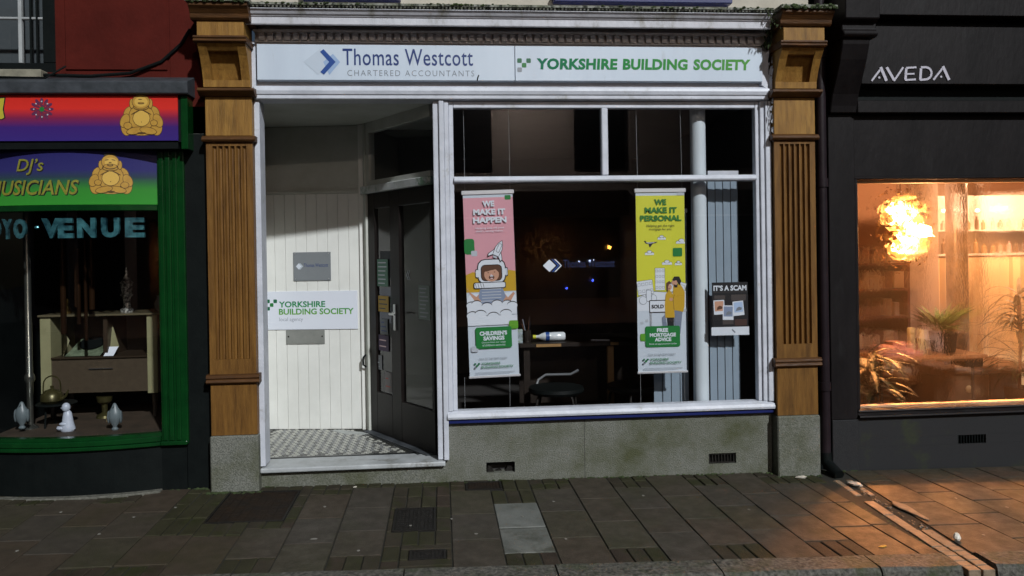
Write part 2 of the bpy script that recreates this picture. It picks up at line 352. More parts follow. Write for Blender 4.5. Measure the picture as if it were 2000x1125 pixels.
# ------------------------------------------------------------------ the setting: road, kerb, pavement
def gz(x, y): return -0.0135*x + 0.045*min(y, 0)
def yk(x): return -1.362 - 0.0195*x
def skew(x, y): return x + (0.04*x if x > 0 else 0.02*x)*(-y)
X0, X1 = -9.0, 11.0
m = M(); m.add([(X0,0.3,gz(X0,0)-.0075),(X1,.3,gz(X1,0)-.0075),(X1,0,gz(X1,0)-.0075),(X0,0,gz(X0,0)-.0075),(X1,yk(X1),gz(X1,yk(X1))-.0075),(X0,yk(X0),gz(X0,yk(X0))-.0075)], [(0,1,2,3),(3,2,4,5)])
pavement = m.build('pavement', bedding, kind='structure')
def paver(x0, x1, y0, y1, jit=.0013, gap=.0036, th=.035, straight=False):
    """one slab lying in the sloping pavement; y0 is the wall side"""
    mm = M(); j = random.uniform(-jit, jit); a = random.uniform(-jit, jit)
    gy = gap*1.4; c = [(x0+gap,y0-gy),(x1-gap,y0-gy),(x1-gap,y1+gy),(x0+gap,y1+gy)]
    tp = []
    for k, (x, y) in enumerate(c):
        X = x if straight and k in (0,3) else skew(x, y); yy = max(y, yk(X)+.003); tp.append(Vector((X, yy, gz(X, yy)+j+(a if k in (1,2) else -a))))
    bt = [p-Vector((0,0,th)) for p in tp]
    return mm.add(bt+tp, [(0,1,2,3)[::-1] if False else (0,1,2,3),(4,7,6,5),(0,4,5,1),(1,5,6,2),(2,6,7,3),(3,7,4,0)])
def slab(x0, x1, y0, y1, m_=None): return paver(x0,x1,y0,y1).build('paving_slab', m_ or random.choice(slab_ms), pavement, bevel=.0025, kind='structure')
def block(x0, x1, y0, y1, m_=None): return paver(x0,x1,y0,y1,jit=.003,gap=.0035).build('block_paver', m_ or random.choice(block_ms), pavement, bevel=.004, kind='structure')
def blocks(x0, x1, y0, y1, n=3):
    for i in range(n): block(x0+(x1-x0)*i/n, x0+(x1-x0)*(i+1)/n, y0, y1, random.choice(block_ms) if y0 < -.9 else (block_ms[2] if random.random() < .6 else block_ms[0]))
def col_P(x0, x1):
    blocks(x0,x1,-.004,-.10); blocks(x0,x1,-.10,-.235); slab(x0,x1,-.235,-.62); slab(x0,x1,-.62,-1.005); slab(x0,x1,-1.005,-1.5)
def col_Q(x0, x1, top=True):
    slab(x0,x1,-.004,-.42); slab(x0,x1,-.42,-.81); slab(x0,x1,-.81,-1.195); blocks(x0,x1,-1.195,-1.5)
# wall to kerb, left to right
xs = [-4.16,-3.885,-3.61,-3.335,-3.06,-2.785,-2.51,-2.255,-1.985,-1.71]
for i in range(len(xs)-1):
    a, b = xs[i], xs[i+1]
    (col_P if i % 2 else col_Q)(a, b)
# strip of block pavers beside the manhole
for k in range(3):
    a = -1.71+.0917*k; 
    for y0, y1 in ((-.004,-.10),(-.10,-.30),(-.30,-.55),(-.55,-.80)): block(a, a+.0917, y0, y1, block_ms[2])
slab(-1.71,-1.435,-.80,-1.19); blocks(-1.71,-1.435,-1.19,-1.5)
blocks(-1.435,-.965,-.004,-.095,5); blocks(-1.435,-1.165,-.635,-.83); blocks(-1.165,-.965,-.625,-.74,2)
slab(-1.435,-1.165,-.83,-1.5); slab(-1.165,-.895,-.74,-1.15); blocks(-1.165,-.895,-1.15,-1.5)
for y0, y1 in ((-.004,-.2),(-.2,-.4),(-.4,-.6),(-.6,-.74)): block(-.965,-.895,y0,y1)
blocks(-.895,-.62,-.004,-.10); blocks(-.895,-.62,-.10,-.20); slab(-.895,-.62,-.20,-.61); slab(-.895,-.62,-.61,-.985); slab(-.895,-.62,-.985,-1.5)
blocks(-.62,-.345,-.004,-.085,3); slab(-.62,-.345,-.085,-.46); slab(-.62,-.345,-.46,-.825); slab(-.62,-.345,-.825,-1.17); blocks(-.62,-.345,-1.17,-1.5)
# round the small drain covers
blocks(-.345,.03,-.004,-.10,2)
blocks(-.345,-.06,-.10,-.29,3); blocks(-.345,-.06,-.29,-.485,3)
for y0, y1 in ((-.10,-.29),(-.29,-.48),(-.48,-.67),(-.67,-.86)): block(-.06,.03,y0,y1)
block(-.345,-.312,-.485,-.67); block(-.345,-.312,-.67,-.86)
block(-.345,-.25,-.86,-1.06); blocks(-.25,.03,-.86,-1.055,3); block(-.345,-.25,-1.06,-1.25); block(-.345,-.25,-1.25,-1.5)
block(-.25,.03,-1.055,-1.12); block(-.25,-.20,-1.12,-1.248); block(-.002,.03,-1.12,-1.248); block(-.25,.03,-1.248,-1.33); block(-.25,.03,-1.33,-1.5)
slab(.03,.30,-.195,-.62); slab(.03,.30,-.62,-1.01); slab(.03,.30,-1.01,-1.5); block(.03,.135,-.004,-.10); block(.03,.135,-.10,-.195)
block(.135,.30,-.004,-.028)
blocks(.385,.575,-.004,-.22,2); blocks(.30,.575,-.22,-.455); slab(.30,.575,-.455,-.852,grey_slab); slab(.30,.575,-.862,-1.205,mat('worn_grey_slab', (.155,.158,.14), (.08,.085,.075), scale=4, rough=.6, bump=.3, bscale=100, c3=(.06,.06,.045), s3=7, lo3=.52, hi3=.68)); blocks(.30,.575,-1.205,-1.5)
blocks(.575,.855,-.004,-.11); blocks(.575,.855,-.11,-.215); slab(.575,.855,-.215,-.62); slab(.575,.855,-.62,-1.03); slab(.575,.855,-1.03,-1.5)
xs = [.855,1.13,1.40,1.675,1.93,2.195,2.44]
for i in range(len(xs)-1): (col_P if i % 2 else col_Q)(xs[i], xs[i+1])
for y0, y1 in ((-.25,-.62),(-.62,-.99),(-.99,-1.5)): slab(2.44,2.555,y0,y1)
blocks(2.44,2.62,-.004,-.25,2)
xs = [2.875,3.085,3.33,3.605,3.88,4.15,4.42,4.69,4.96,5.23,5.5]
for i in range(len(xs)-1):
    a, b = xs[i], xs[i+1]
    if i == 0:
        for y0, y1 in ((-.02,-.25),(-.25,-.66),(-.66,-1.03),(-1.03,-1.5)): paver(a,b,y0,y1,straight=True).build('paving_slab', random.choice(slab_ms), pavement, bevel=.0025, kind='structure')
    elif i % 2 == 0: slab(a,b,-.02,-.25); slab(a,b,-.25,-.66); slab(a,b,-.66,-1.03); slab(a,b,-1.03,-1.5)
    else: slab(a,b,-.02,-.49); slab(a,b,-.49,-.87); slab(a,b,-.87,-1.25); slab(a,b,-1.25,-1.5)
# kerb: granite stones with a real drop to the road
kerb = M().box(X0, X1, -1.70, -1.22, -.60, -.32).build('kerb', bedding, kind='structure')
kx = [-8,-6.6,-5.3,-4.2,-3.1,-2.1,-1.1,-.22,.57,1.42,2.26,2.70]
kx2 = [2.885,3.75,4.7,5.7,6.9,8.2,9.6,10.8]
def kerbstone(a, b):
    mm = M(); a += .004; b -= .004; n = 6
    rows = []
    for i in range(n+1):
        x = a+(b-a)*i/n; yb, yf = yk(x)-.004, yk(x)-.185; z = gz(x, yk(x))+.006
        r = lambda s: random.uniform(-s, s)
        rows.append([(x,yb,z+r(.002)),(x,yf+.02+r(.003),z-.002+r(.003)),(x,yf+r(.004),z-.022+r(.004)),(x,yf-.01+r(.003),z-.13),(x,yb,z-.13)])
    vs = [p for q in rows for p in q]; fs = [(0,1,2,3,4), tuple(n*5+k for k in (4,3,2,1,0))]
    for i in range(n):
        for k in range(5): fs.append((i*5+k,(i+1)*5+k,(i+1)*5+(k+1)%5,i*5+(k+1)%5))
    mm.add(vs, fs); mm.build('kerb_stone', kerb_m, kerb, kind='structure')
for L_ in (kx, kx2):
    for a, b in zip(L_[:-1], L_[1:]): kerbstone(a, b)
m = M(); m.add([(-30,-1.40,-.0135*-30-.17),(34,-1.40,-.0135*34-.17),(34,-40,-.0135*34-.17),(-30,-40,-.0135*-30-.17)], [(0,1,2,3)])
m.build('road', road_m, kind='structure')

# covers and grates in the pavement
def plate(name, x0, x1, y0, y1, m_, dz, label, cat, cells=None, rim=None):
    cx, cy = (x0+x1)/2, (y0+y1)/2
    t = thing(name, label, cat, (cx, cy, gz(cx, cy)))
    P = lambda x, y, z: (skew(x,y), y, gz(skew(x,y),y)+z)
    def pl(a,b,c,d,z0,z1): 
        return M().add([P(a,c,z0),P(b,c,z0),P(b,d,z0),P(a,d,z0),P(a,c,z1),P(b,c,z1),P(b,d,z1),P(a,d,z1)], [(0,3,2,1),(4,5,6,7),(0,1,5,4),(1,2,6,5),(2,3,7,6),(3,0,4,7)])
    f = M(); w = .012
    for a,b,c,d in ((x0,x1,y0,y0+w),(x0,x1,y1-w,y1),(x0,x0+w,y0+w,y1-w),(x1-w,x1,y0+w,y1-w)):
        q = pl(a,b,c,d,-.03,.002); f.add(q.v, q.f)
    f.build('frame', rim or iron, t)
    pl(x0+w+.004,x1-w-.004,y0+w+.004,y1-w-.004,-.03,dz).build('cover', m_, t)
    if cells:
        nx, ny = cells; s = M(); dx, dy = (x1-x0-.04)/nx, (y1-y0-.04)/ny
        for i in range(nx):
            for k in range(ny):
                a, b = x0+.02+i*dx, y0+.02+k*dy; q = pl(a+.003,a+dx-.003,b+.003,b+dy-.003,dz,dz+.003); s.add(q.v, q.f)
        s.build('tread_pattern', m_, t, kind='stuff')
    return t
plate('manhole_cover', -1.433,-.968,-.632,-.098, tray, -.004, 'large square recessed manhole cover with dark infill by the stone pilaster foot', 'manhole cover', (8,9))
plate('drain_cover', -.312,-.062,-.852,-.488, iron, -.003, 'square cast iron drain cover with raised tread below the porch step', 'drain cover', (9,10))
plate('stop_tap_cover', -.198,-.004,-1.245,-1.123, iron, -.003, 'small oblong iron stop tap cover close to the kerb', 'drain cover', (8,4))
plate('stop_tap_cover', .138,.382,-.192,-.030, tray, -.003, 'small oblong rusty brown cover against the granite wall', 'drain cover', (10,5))
# drainage channel from the downpipe to the kerb
ch = thing('drainage_channel', 'slotted drainage channel crossing the pavement from downpipe to kerb', 'drain channel', (2.79,-.8,gz(2.79,-.8)))
chan_m = mat('channel_concrete', (.26,.19,.125), (.15,.11,.07), scale=14, rough=.7, bump=.4, bscale=60)
def cbox(x0,x1,y0,y1,z0,z1):
    P = lambda x,y,z: (x, y, gz(x,y)+z)
    return M().add([P(x0,y0,z0),P(x1,y0,z0),P(x1,y1,z0),P(x0,y1,z0),P(x0,y0,z1),P(x1,y0,z1),P(x1,y1,z1),P(x0,y1,z1)], [(0,3,2,1),(4,5,6,7),(0,1,5,4),(1,2,6,5),(2,3,7,6),(3,0,4,7)])
q = cbox(2.70,2.885,-1.60,-.05,-.06,-.035); q.build('channel_bed', black_paint, ch)
y = -.62
while y > -1.57:
    L_ = .235 if y > -1.2 else .06
    dx = .015*(-y-.6)
    for (a, b) in ((2.70,2.768),(2.780,2.848)):
        if a > 2.75 and y > -.9: continue
        cbox(a+dx, b+dx, y-L_+.004, y, -.04, .001+random.uniform(-.002,.001)).build('channel_rail', chan_m, ch, bevel=.003)
    y -= L_
for (y0, y1) in ((-.20,-.40),(-.41,-.50)):
    for a, b in ((2.705,2.755),(2.80,2.845)): cbox(a,b,y1,y0,-.04,-.002).build('channel_rail', chan_m, ch, bevel=.006)
g = M()
for i in range(150):
    t = random.random(); yy = -.42-.75*t; xx = 2.80+.03*t+random.gauss(0,.016); r = random.uniform(.004,.010)
    g.ball((xx,yy,gz(xx,yy)-.028+random.uniform(0,.026)), r,r*1.2,r*.8,6,4)
g.build('grit', mat('wet_grit',(.16,.11,.06),(.03,.02,.012),scale=40,rough=.5), ch, kind='stuff')
m = M(); nx, ny = 8, 10
for i in range(nx+1):
    pass
lump = []
for k in range(15):
    a = 2*pi*k/15; lump.append((2.895+(.035+.01*sin(3*a))*cos(a)-.02*sin(a), -.80+.16*sin(a)+.012*cos(2*a)))
m.extr([(x,y,gz(x,y)+.001) for x,y in lump], (0,0,.009)); solo(m,'broken_mortar', chan_m, 'torn pale lump of mortar along the drainage channel', 'debris', bevel=.006)
mm = M()
for i in range(260):
    t = random.random(); yy = -.45-.9*t; xx = 2.585+.05*t+random.uniform(-.035,.075); r = random.uniform(.006,.016)
    mm.ball((xx,yy,gz(xx,yy)-.012), r,r*1.4,r*.35,6,4)
tag(mm.build('moss_patch', moss, kind='stuff'), 'dark damp moss in the gap beside the drainage channel', 'moss')
mm = M()
for i in range(420):
    xx = random.choice([random.uniform(-2.9,-1.3), random.uniform(-1.7,-1.2), random.uniform(1.0,3.0), random.uniform(-.3,3)]); yy = -abs(random.gauss(0,.018))-.004; r = random.uniform(.003,.009)
    if -1.58 < xx < -1.22 or 2.34 < xx < 2.67: yy -= .09
    mm.ball((xx,yy,gz(xx,yy)), r*1.6,r,r*.7,5,3)
tag(mm.build('moss_line', moss, kind='stuff'), 'low moss growing along the foot of the walls', 'moss')
# litter
def crumple(x, y, sx, sy, sz, rot, seed):
    rr = random.Random(seed); m = M(); n, k = 8, 5; c = Vector((x,y,gz(x,y)+sz*.8)); vs = []
    for i in range(k+1):
        for j in range(n):
            a = 2*pi*j/n; e = pi*i/k; r = rr.uniform(.72,1.15)
            p = Vector((cos(a)*sin(e)*sx*r, sin(a)*sin(e)*sy*r, -cos(e)*sz*r)); p.rotate(Matrix.Rotation(rot,3,'Z')); vs.append(c+p)
    return m.add(vs, [(i*n+j,i*n+(j+1)%n,(i+1)*n+(j+1)%n,(i+1)*n+j) for i in range(k) for j in range(n)])
solo(crumple(2.80,-.33,.055,.028,.015,-.9,3),'paper_scrap',litter_m,'crumpled white paper scrap at the top of the drainage channel','litter')
solo(crumple(2.50,-.15,.045,.018,.010,-.1,5),'paper_scrap',litter_m,'flattened beige wrapper near the brown pilaster foot','litter')
solo(crumple(2.905,-1.25,.021,.021,.024,.3,9),'paper_cup_lid',mat('white_plastic',(.75,.70,.6),rough=.4),'small white lump of litter by the channel near the kerb','litter')
solo(crumple(2.432,-1.30,.032,.014,.004,.2,12),'fallen_leaf',leaf_m,'yellow fallen leaf lying close to the kerb','leaf')
solo(crumple(-.61,-.078,.016,.007,.005,.5,14),'cigarette_end',litter_m,'white cigarette end on the pavers below the porch step','litter')
solo(crumple(-.753,-.924,.022,.014,.002,.1,15),'flattened_gum',gum_m,'pale oval gum spot on the slab right of the manhole','gum')
gm = M()
for (x, y) in ((.034,-.694),(-.21,-.776),(.173,-.93),(.694,-.456),(.68,-1.046),(-.765,-.423),(-.483,-1.106),(3.33,-.62),(3.55,-.80),(-1.9,-.5),(-2.0,-.75),(-2.35,-.95),(-1.7,-.36),(-2.38,-.38),(1.3,-.4),(1.9,-.7),(3.1,-1.2),(.47,-.69)):
    pts = [(x+random.uniform(.006,.011)*cos(a), y+random.uniform(.006,.012)*sin(a)) for a in [2*pi*k/9 for k in range(9)]]
    gm.extr([(a,b,gz(a,b)+.0012) for a,b in pts], (0,0,.0018))
tag(gm.build('gum_spots', gum_m, kind='stuff'), 'small pale chewing gum spots trodden into the paving', 'gum')

# ------------------------------------------------------------------ middle building: the accountants' shop
shop = thing('shop_building', 'white painted shopfront between two fluted brown wooden pilasters', 'building', (.55,0,0))
def sp(m, name, mats, parent=None, **kw): return m.build(name, mats, parent or shop, **kw)
# structure behind: side walls, back wall, ceiling, upper wall
w = M(); w.box(-1.56,2.66,-.02,.3,3.26,7.6); upper = sp(w,'upper_wall',cream_wall)
for x0, x1 in ((-.86,-.30),(.85,2.02)):
    M().box(x0-.05,x1+.05,-.10,-.021,3.312,3.385).build('window_sill', navy, upper, bevel=.006)
    M().box(x0,x1,-.03,-.021,3.386,5.0).build('window', white, upper)
    M().box(x0+.06,x1-.06,-.036,-.031,3.45,4.94).build('pane', mat('upper_pane',(.01,.011,.013),rough=.1), upper)
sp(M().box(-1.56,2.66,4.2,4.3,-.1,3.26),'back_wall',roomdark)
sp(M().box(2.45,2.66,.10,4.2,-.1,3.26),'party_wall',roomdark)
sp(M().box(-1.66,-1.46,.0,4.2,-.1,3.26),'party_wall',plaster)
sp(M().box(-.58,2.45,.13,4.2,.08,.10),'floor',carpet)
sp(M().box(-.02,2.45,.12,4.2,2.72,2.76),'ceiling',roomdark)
# granite stall riser with two vents
r = M(); Z = (-.10,.043,.118,.402)
r.box(.006,2.354,0,.12,Z[0],Z[1]); r.box(.006,2.354,0,.12,Z[2],Z[3])
for a, b in ((.006,.287),(.488,1.885),(2.087,2.354)): r.box(a,b,0,.12,Z[1],Z[2])
riser = sp(r,'stall_riser',granite)
M().box(.9835,.9865,-.0012,.01,-.08,.4015).build('stone_joint', dark_gap, riser)
M().box(.287,.488,.085,.119,.043,.118).build('vent_hole', dark_gap, riser)
m = M(); m.pxz([(.295,.043),(.345,.043),(.325,.075),(.30,.09)], .03,.05); m.pxz([(.42,.043),(.485,.043),(.478,.075),(.44,.08)], .035,.06); m.pxz([(.35,.043),(.40,.043),(.385,.06)],.05,.07)
m.build('broken_grille', iron, riser)
vb = M().box(1.885,2.087,.05,.119,.043,.118).build('vent_back', dark_gap, riser)
for k in range(9): M().box(1.885+.0225*k+.006,1.885+.0225*k+.013,.015,.04,.044,.117).build('vent_bar', iron, riser)
m = M().box(1.886,2.086,.012,.015,.044,.055).box(1.886,2.086,.012,.015,.106,.117); m.build('vent_frame', iron, riser)
# shop window: sill, blue band, posts, transom, panes
sp(M().box(.030,2.362,-.038,.06,.404,.434),'blue_band',navy,bevel=.004)
win = sp(M().pyz([(-.055,.436),(-.060,.452),(-.052,.474),(-.02,.488),(.06,.488),(.06,.436)], .022,2.362),'window_sill',white,bevel=.002)
fr = M()
fr.box(-.047,-.006,-.02,.10,.155,2.640)      # door side post, stepped mouldings
fr.box(-.0055,.030,-.042,.10,.155,2.640)
fr.box(.0305,.062,-.03,.05,.4885,2.640)
fr.box(.0625,.094,-.012,.05,.4885,2.640)
fr.box(2.256,2.285,-.012,.05,.4885,2.640); fr.box(2.2855,2.318,-.03,.05,.4885,2.640); fr.box(2.3185,2.362,-.045,.08,.4885,2.640)
fr.box(.0945,2.2555,-.012,.05,2.592,2.640)
frame = sp(fr,'window_frame',white,bevel=.006,seg=2)
M().pyz([(-.032,2.076),(-.038,2.088),(-.026,2.108),(-.012,2.116),(.045,2.116),(.045,2.072),(-.02,2.072)], .0945,2.2555).build('transom', white, frame, bevel=.002)
M().box(1.136,1.182,-.022,.045,2.1165,2.5915).build('mullion', white, frame, bevel=.006)
for x0,x1,z0,z1 in ((.095,1.1355,2.117,2.5915),(1.1825,2.2555,2.117,2.5915),(.095,2.2555,.4885,2.0715)):
    M().rect(x0,x1,z0,z1,.018).build('pane', pane_m, frame)
# architrave beam, fascia, cornice
beam = sp(M().pyz([(-.04,2.642),(-.058,2.648),(-.058,2.672),(-.066,2.676),(-.072,2.700),(-.066,2.722),(-.05,2.735),(.10,2.735),(.10,2.642)], -1.238,2.345),'architrave',white,bevel=.002)
sp(M().box(-1.238,2.352,-.012,.10,2.7355,3.155),'fascia_board',fascia_bg)
corn = sp(M().pyz([(-.0125,3.156),(-.165,3.112),(-.20,3.104),(-.205,3.110),(-.205,3.152),(-.213,3.158),(-.216,3.166),(-.226,3.170),(-.236,3.186),(-.25,3.196),(-.25,3.2),(-.0125,3.26)], -1.298,2.298),'cornice',white_dirty)
M().box(-1.298,2.298,-.262,-.02,3.2195,3.234).build('lead_cap', lead_moss, corn)
s = M(); x = -1.297
while x < 2.296:
    d = random.uniform(.010,.018); s.pyz([(-.258,3.2193),(-.252,3.2193-d),(-.246,3.2193)], x, x+.0125); x += .025
s.build('scalloped_edge', lead_moss, corn, kind='stuff')
k = M(); 
for i in range(330):
    x = random.choice([random.uniform(-1.29,2.29), random.uniform(-1.29,-.4), random.uniform(1.2,2.3), random.gauss(.15,.1)]); r_ = random.uniform(.003,.010)
    k.ball((x,-.262+random.uniform(-.004,.03),3.232+random.uniform(-.008,.004)), r_*1.5,r_,r_*.8,5,4)
k.build('moss', moss, corn, kind='stuff')
k = M()
for i in range(40):                       # weeds hanging at the right end of the cornice
    x = random.uniform(2.26,2.37); z = random.uniform(3.10,3.235)
    k.leaf((x,-.245-random.uniform(0,.02),z), (random.uniform(-1,1),-.6,random.uniform(-.6,.4)), random.uniform(.02,.045), .010, 1.2, 2)
for i in range(70):
    k.leaf((random.uniform(2.300,2.345),random.uniform(-.16,-.03),random.uniform(3.03,3.22)), (random.uniform(-.6,.6),-.5,random.uniform(-1.2,.1)), random.uniform(.025,.06), .014, 1.0, 2)
k.build('weeds', moss, corn, kind='stuff')
x = -1.205; 
while x < 2.31:
    M().box(x,x+.0375,-.045,-.0125,3.046,3.098).build('dentil', dentil_m, corn); x += .0567
M().pyz([(-.0125,3.030),(-.03,3.034),(-.032,3.044),(-.0125,3.0455)], -1.237,2.345).build('bed_moulding', dentil_m, corn)
M().pyz([(-.0125,3.0985),(-.06,3.0985),(-.075,3.108),(-.0125,3.125)], -1.237,2.345).build('bed_moulding', dentil_m, corn)
# fascia end blocks, the right one flaking
e = sp(M().box(-1.300,-1.226,-.062,-.0125,2.72,3.005),'fascia_end',white,bevel=.004)
M().box(-1.298,-1.239,-.070,-.05,2.68,2.7195).build('end_foot', white, e, bevel=.003)
M().box(-1.29,-1.225,-.085,-.063,3.008,3.022).build('end_cap', white, e)
m = M()
random.seed(3)
m.pxz([(2.288,2.745),(2.352,2.70),(2.372,2.735),(2.366,2.79),(2.35,2.83),(2.345,2.87),(2.352,2.90),(2.338,2.915),(2.352,2.985),(2.36,3.012),(2.325,2.975),(2.30,2.995),(2.286,2.99)], -.062,-.0125)
e = sp(m,'fascia_end',white,bevel=.003)
fl = M()
for i in range(26):
    z = random.uniform(2.35,2.98); x = random.uniform(2.335,2.37); a = random.uniform(.008,.03)
    fl.add([(x,-.066,z),(x+a*.6,-.066-a*.7,z+a*.3),(x+a*.3,-.066-a*.4,z-a*1.6),(x-.004,-.066,z-a)], [(0,1,2,3)])
fl.build('peeling_flakes', white, e)
cr = M()
for z0 in (2.46,2.56,2.64,2.75,2.86): cr.line([(2.338+random.uniform(-.006,.006),z0+.05),(2.343,z0+.02),(2.336,z0-.01),(2.34,z0-.04)], .004, -.0662 if z0 > 2.7 else -.0466)
cr.build('paint_cracks', dark_gap, e)

# pilasters
def pilaster(cx, x0, x1):
    w = x1-x0; n = 6; pts = [(x0,-.02),(x0,-.08)]
    m_ = .035; fwid = (w-2*m_)/n
    for i in range(n):
        c = x0+m_+fwid*(i+.5); r_ = fwid*.36
        for k in range(7):
            a = pi-pi*k/6; pts.append((c+r_*cos(a), -.08+.022*sin(a)))
    pts += [(x1,-.08),(x1,-.02)]
    sh = sp(M().pxy(pts, .90, 2.325),'pilaster',oak)
    M().box(x0,x1,-.08,-.02,.8005,.8995).build('shaft_foot', oak, sh)
    M().box(x0,x1,-.08,-.02,2.3255,2.352).build('shaft_head', oak, sh)
    m = M()
    for i in range(n):      # rounded ends of the flutes
        c = x0+m_+fwid*(i+.5); r_ = fwid*.36
        m.pxz([(c-r_,2.3253),(c+r_,2.3253)] + [(c+r_*cos(a), 2.3253-r_*(1-sin(a))) for a in [0]] + [(c+r_*1.0,2.310),(c+r_*.6,2.3215),(c,2.3252),(c-r_*.6,2.3215),(c-r_,2.310)], -.0795,-.066)
    M().box(x0-.006,x1+.006,-.095,.05,-.12,.388).build('plinth_stone', granite, sh, bevel=.008)
    M().box(x0,x1,-.078,-.02,.3885,.737).build('base_panel', oak, sh, bevel=.003)
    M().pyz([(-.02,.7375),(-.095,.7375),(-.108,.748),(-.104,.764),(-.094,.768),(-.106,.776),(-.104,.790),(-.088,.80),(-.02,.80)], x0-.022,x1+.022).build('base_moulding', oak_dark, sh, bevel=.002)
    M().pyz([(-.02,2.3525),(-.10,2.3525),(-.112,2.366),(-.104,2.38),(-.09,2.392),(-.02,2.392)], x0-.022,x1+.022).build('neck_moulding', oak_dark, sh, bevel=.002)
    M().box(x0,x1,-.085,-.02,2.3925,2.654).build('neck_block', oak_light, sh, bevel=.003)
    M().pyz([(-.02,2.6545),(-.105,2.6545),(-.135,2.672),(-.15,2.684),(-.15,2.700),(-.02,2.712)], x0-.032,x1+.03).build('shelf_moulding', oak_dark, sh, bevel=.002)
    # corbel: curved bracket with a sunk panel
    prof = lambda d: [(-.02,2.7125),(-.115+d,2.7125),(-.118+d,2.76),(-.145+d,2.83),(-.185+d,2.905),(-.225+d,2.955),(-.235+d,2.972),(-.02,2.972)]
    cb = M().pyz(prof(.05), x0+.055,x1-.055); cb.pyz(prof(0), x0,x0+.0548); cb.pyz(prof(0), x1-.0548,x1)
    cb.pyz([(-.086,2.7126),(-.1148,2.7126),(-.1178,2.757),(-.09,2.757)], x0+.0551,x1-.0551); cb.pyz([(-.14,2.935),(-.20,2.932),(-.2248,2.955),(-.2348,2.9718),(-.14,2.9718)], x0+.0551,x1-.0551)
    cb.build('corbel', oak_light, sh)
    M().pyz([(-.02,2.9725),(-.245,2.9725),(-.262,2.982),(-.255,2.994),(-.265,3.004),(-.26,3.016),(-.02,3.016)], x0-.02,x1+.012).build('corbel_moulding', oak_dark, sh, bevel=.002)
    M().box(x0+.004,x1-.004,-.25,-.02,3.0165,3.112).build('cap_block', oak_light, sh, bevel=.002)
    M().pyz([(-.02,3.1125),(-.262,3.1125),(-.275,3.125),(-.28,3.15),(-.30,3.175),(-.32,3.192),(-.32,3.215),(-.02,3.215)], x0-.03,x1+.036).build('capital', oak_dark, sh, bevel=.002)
    M().box(x0-.045,x1+.05,-.335,-.02,3.2155,3.238).build('capital_lead', lead_moss, sh)
    k = M()
    for i in range(120):
        r_ = random.uniform(.004,.012); k.ball((random.uniform(x0-.04,x1+.045),-.335+random.uniform(-.004,.02),3.226+random.uniform(-.014,.012)), r_*1.5,r_,r_,5,4)
    k.build('moss', moss, sh, kind='stuff')
    return sh
pilaster(0,-1.553,-1.250); pilaster(0,2.366,2.668)

# ------------------------------------------------------------------ porch
porch_j = sp(M().box(-1.2495,-1.213,-.03,.125,.158,2.641),'door_jamb',white,bevel=.004)
sp(M().box(-1.244,.004,-.055,.205,.118,.150),'step',marble,bevel=.008,seg=2)
sp(M().box(-1.244,.0055,-.012,.205,-.10,.1175),'step_riser',granite)
FL = .150
floor = sp(M().add([(-1.45,.2052,-.02),(.0,.2052,-.02),(-.03,.14,-.02)][:2]+[(-.0,.2052,-.02)]+[(-1.45,1.2,-.02),(-1.45,.2052,FL),(-.10,.2052,FL),(-.60,1.03,FL),(-1.45,1.18,FL)], [(4,5,6,7)]),'porch_floor',bedding)
m = M(); m.pxy([(-1.44,.207),(-.115,.207),(-.135,.235),(-1.40,.235),(-1.405,1.14),(-1.44,1.15)], FL+.0005,FL+.003)
A = Vector((-.60,1.0,0)); B = Vector((-.035,.10,0)); DV = (B-A).normalized(); NV = Vector((DV.y,-DV.x,0))   # NV points into the porch
if NV.dot(Vector((-1,-1,0))) < 0: NV = -NV
def dp(s, d): p = A+DV*s+NV*d; return (p.x, p.y)
m.pxy([dp(.10,.105),dp(.93,.105),dp(.93,.08),dp(.10,.08)], FL+.0005,FL+.003)
m.build('border_tiles', mat('black_tile',(.02,.022,.022),rough=.3), floor)
M().pxy([dp(.02,.075),dp(1.0,.075),dp(1.03,.0),dp(.0,.0)], FL+.0003,FL+.009).build('threshold', lead, floor, bevel=.002)
M().pxy([(-.86,1.04),(-.66,.93),(-.60,.86),(-.66,.84),(-.80,.90),(-.92,1.03)], FL+.0008,FL+.004).build('cement_patch', mat('cement_patch',(.42,.44,.42),(.30,.31,.30),scale=12,rough=.7), floor)
def inside(x, y):
    p = Vector((x,y,0))-A
    return x > -1.395 and y > .248 and y < 1.14-.14*(x+1.4) and p.dot(NV) > .118
tl = M(); w_, h_ = .032, .046; j = 0; y = .25
random.seed(11)
while y < 1.15:
    i = 0; x = -1.42+(w_/2 if j % 2 else 0)
    while x < .0:
        if inside(x, y):
            edge = y < .30 or (Vector((x,y,0))-A).dot(NV) < .165 or x < -1.355
            c = (0 if (i//2+j//2) % 2 else 2) if edge else (0 if (i+j) % 2 else (1 if (i+2*j) % 5 else 2))
            hx = [(x,y-h_*.5),(x+w_*.46,y-h_*.25),(x+w_*.46,y+h_*.25),(x,y+h_*.5),(x-w_*.46,y+h_*.25),(x-w_*.46,y-h_*.25)]
            q = .82; hx = [(x+(a-x)*.93, y+(b-y)*q) for a,b in hx]
            tl.mat(c); z = FL+.0025+random.uniform(-.0006,.0006); tl.extr([(a,b,FL+.0004) for a,b in hx], (0,0,z-FL))
        x += w_; i += 1
    y += h_*.75; j += 1
tl.build('mosaic_tiles', [mat('tile_cream',(.48,.48,.43),(.36,.36,.32),scale=30,rough=.4), mat('tile_grey',(.25,.255,.25),(.19,.195,.19),scale=30,rough=.4), mat('tile_dark',(.09,.09,.085),rough=.35)], floor, kind='stuff')
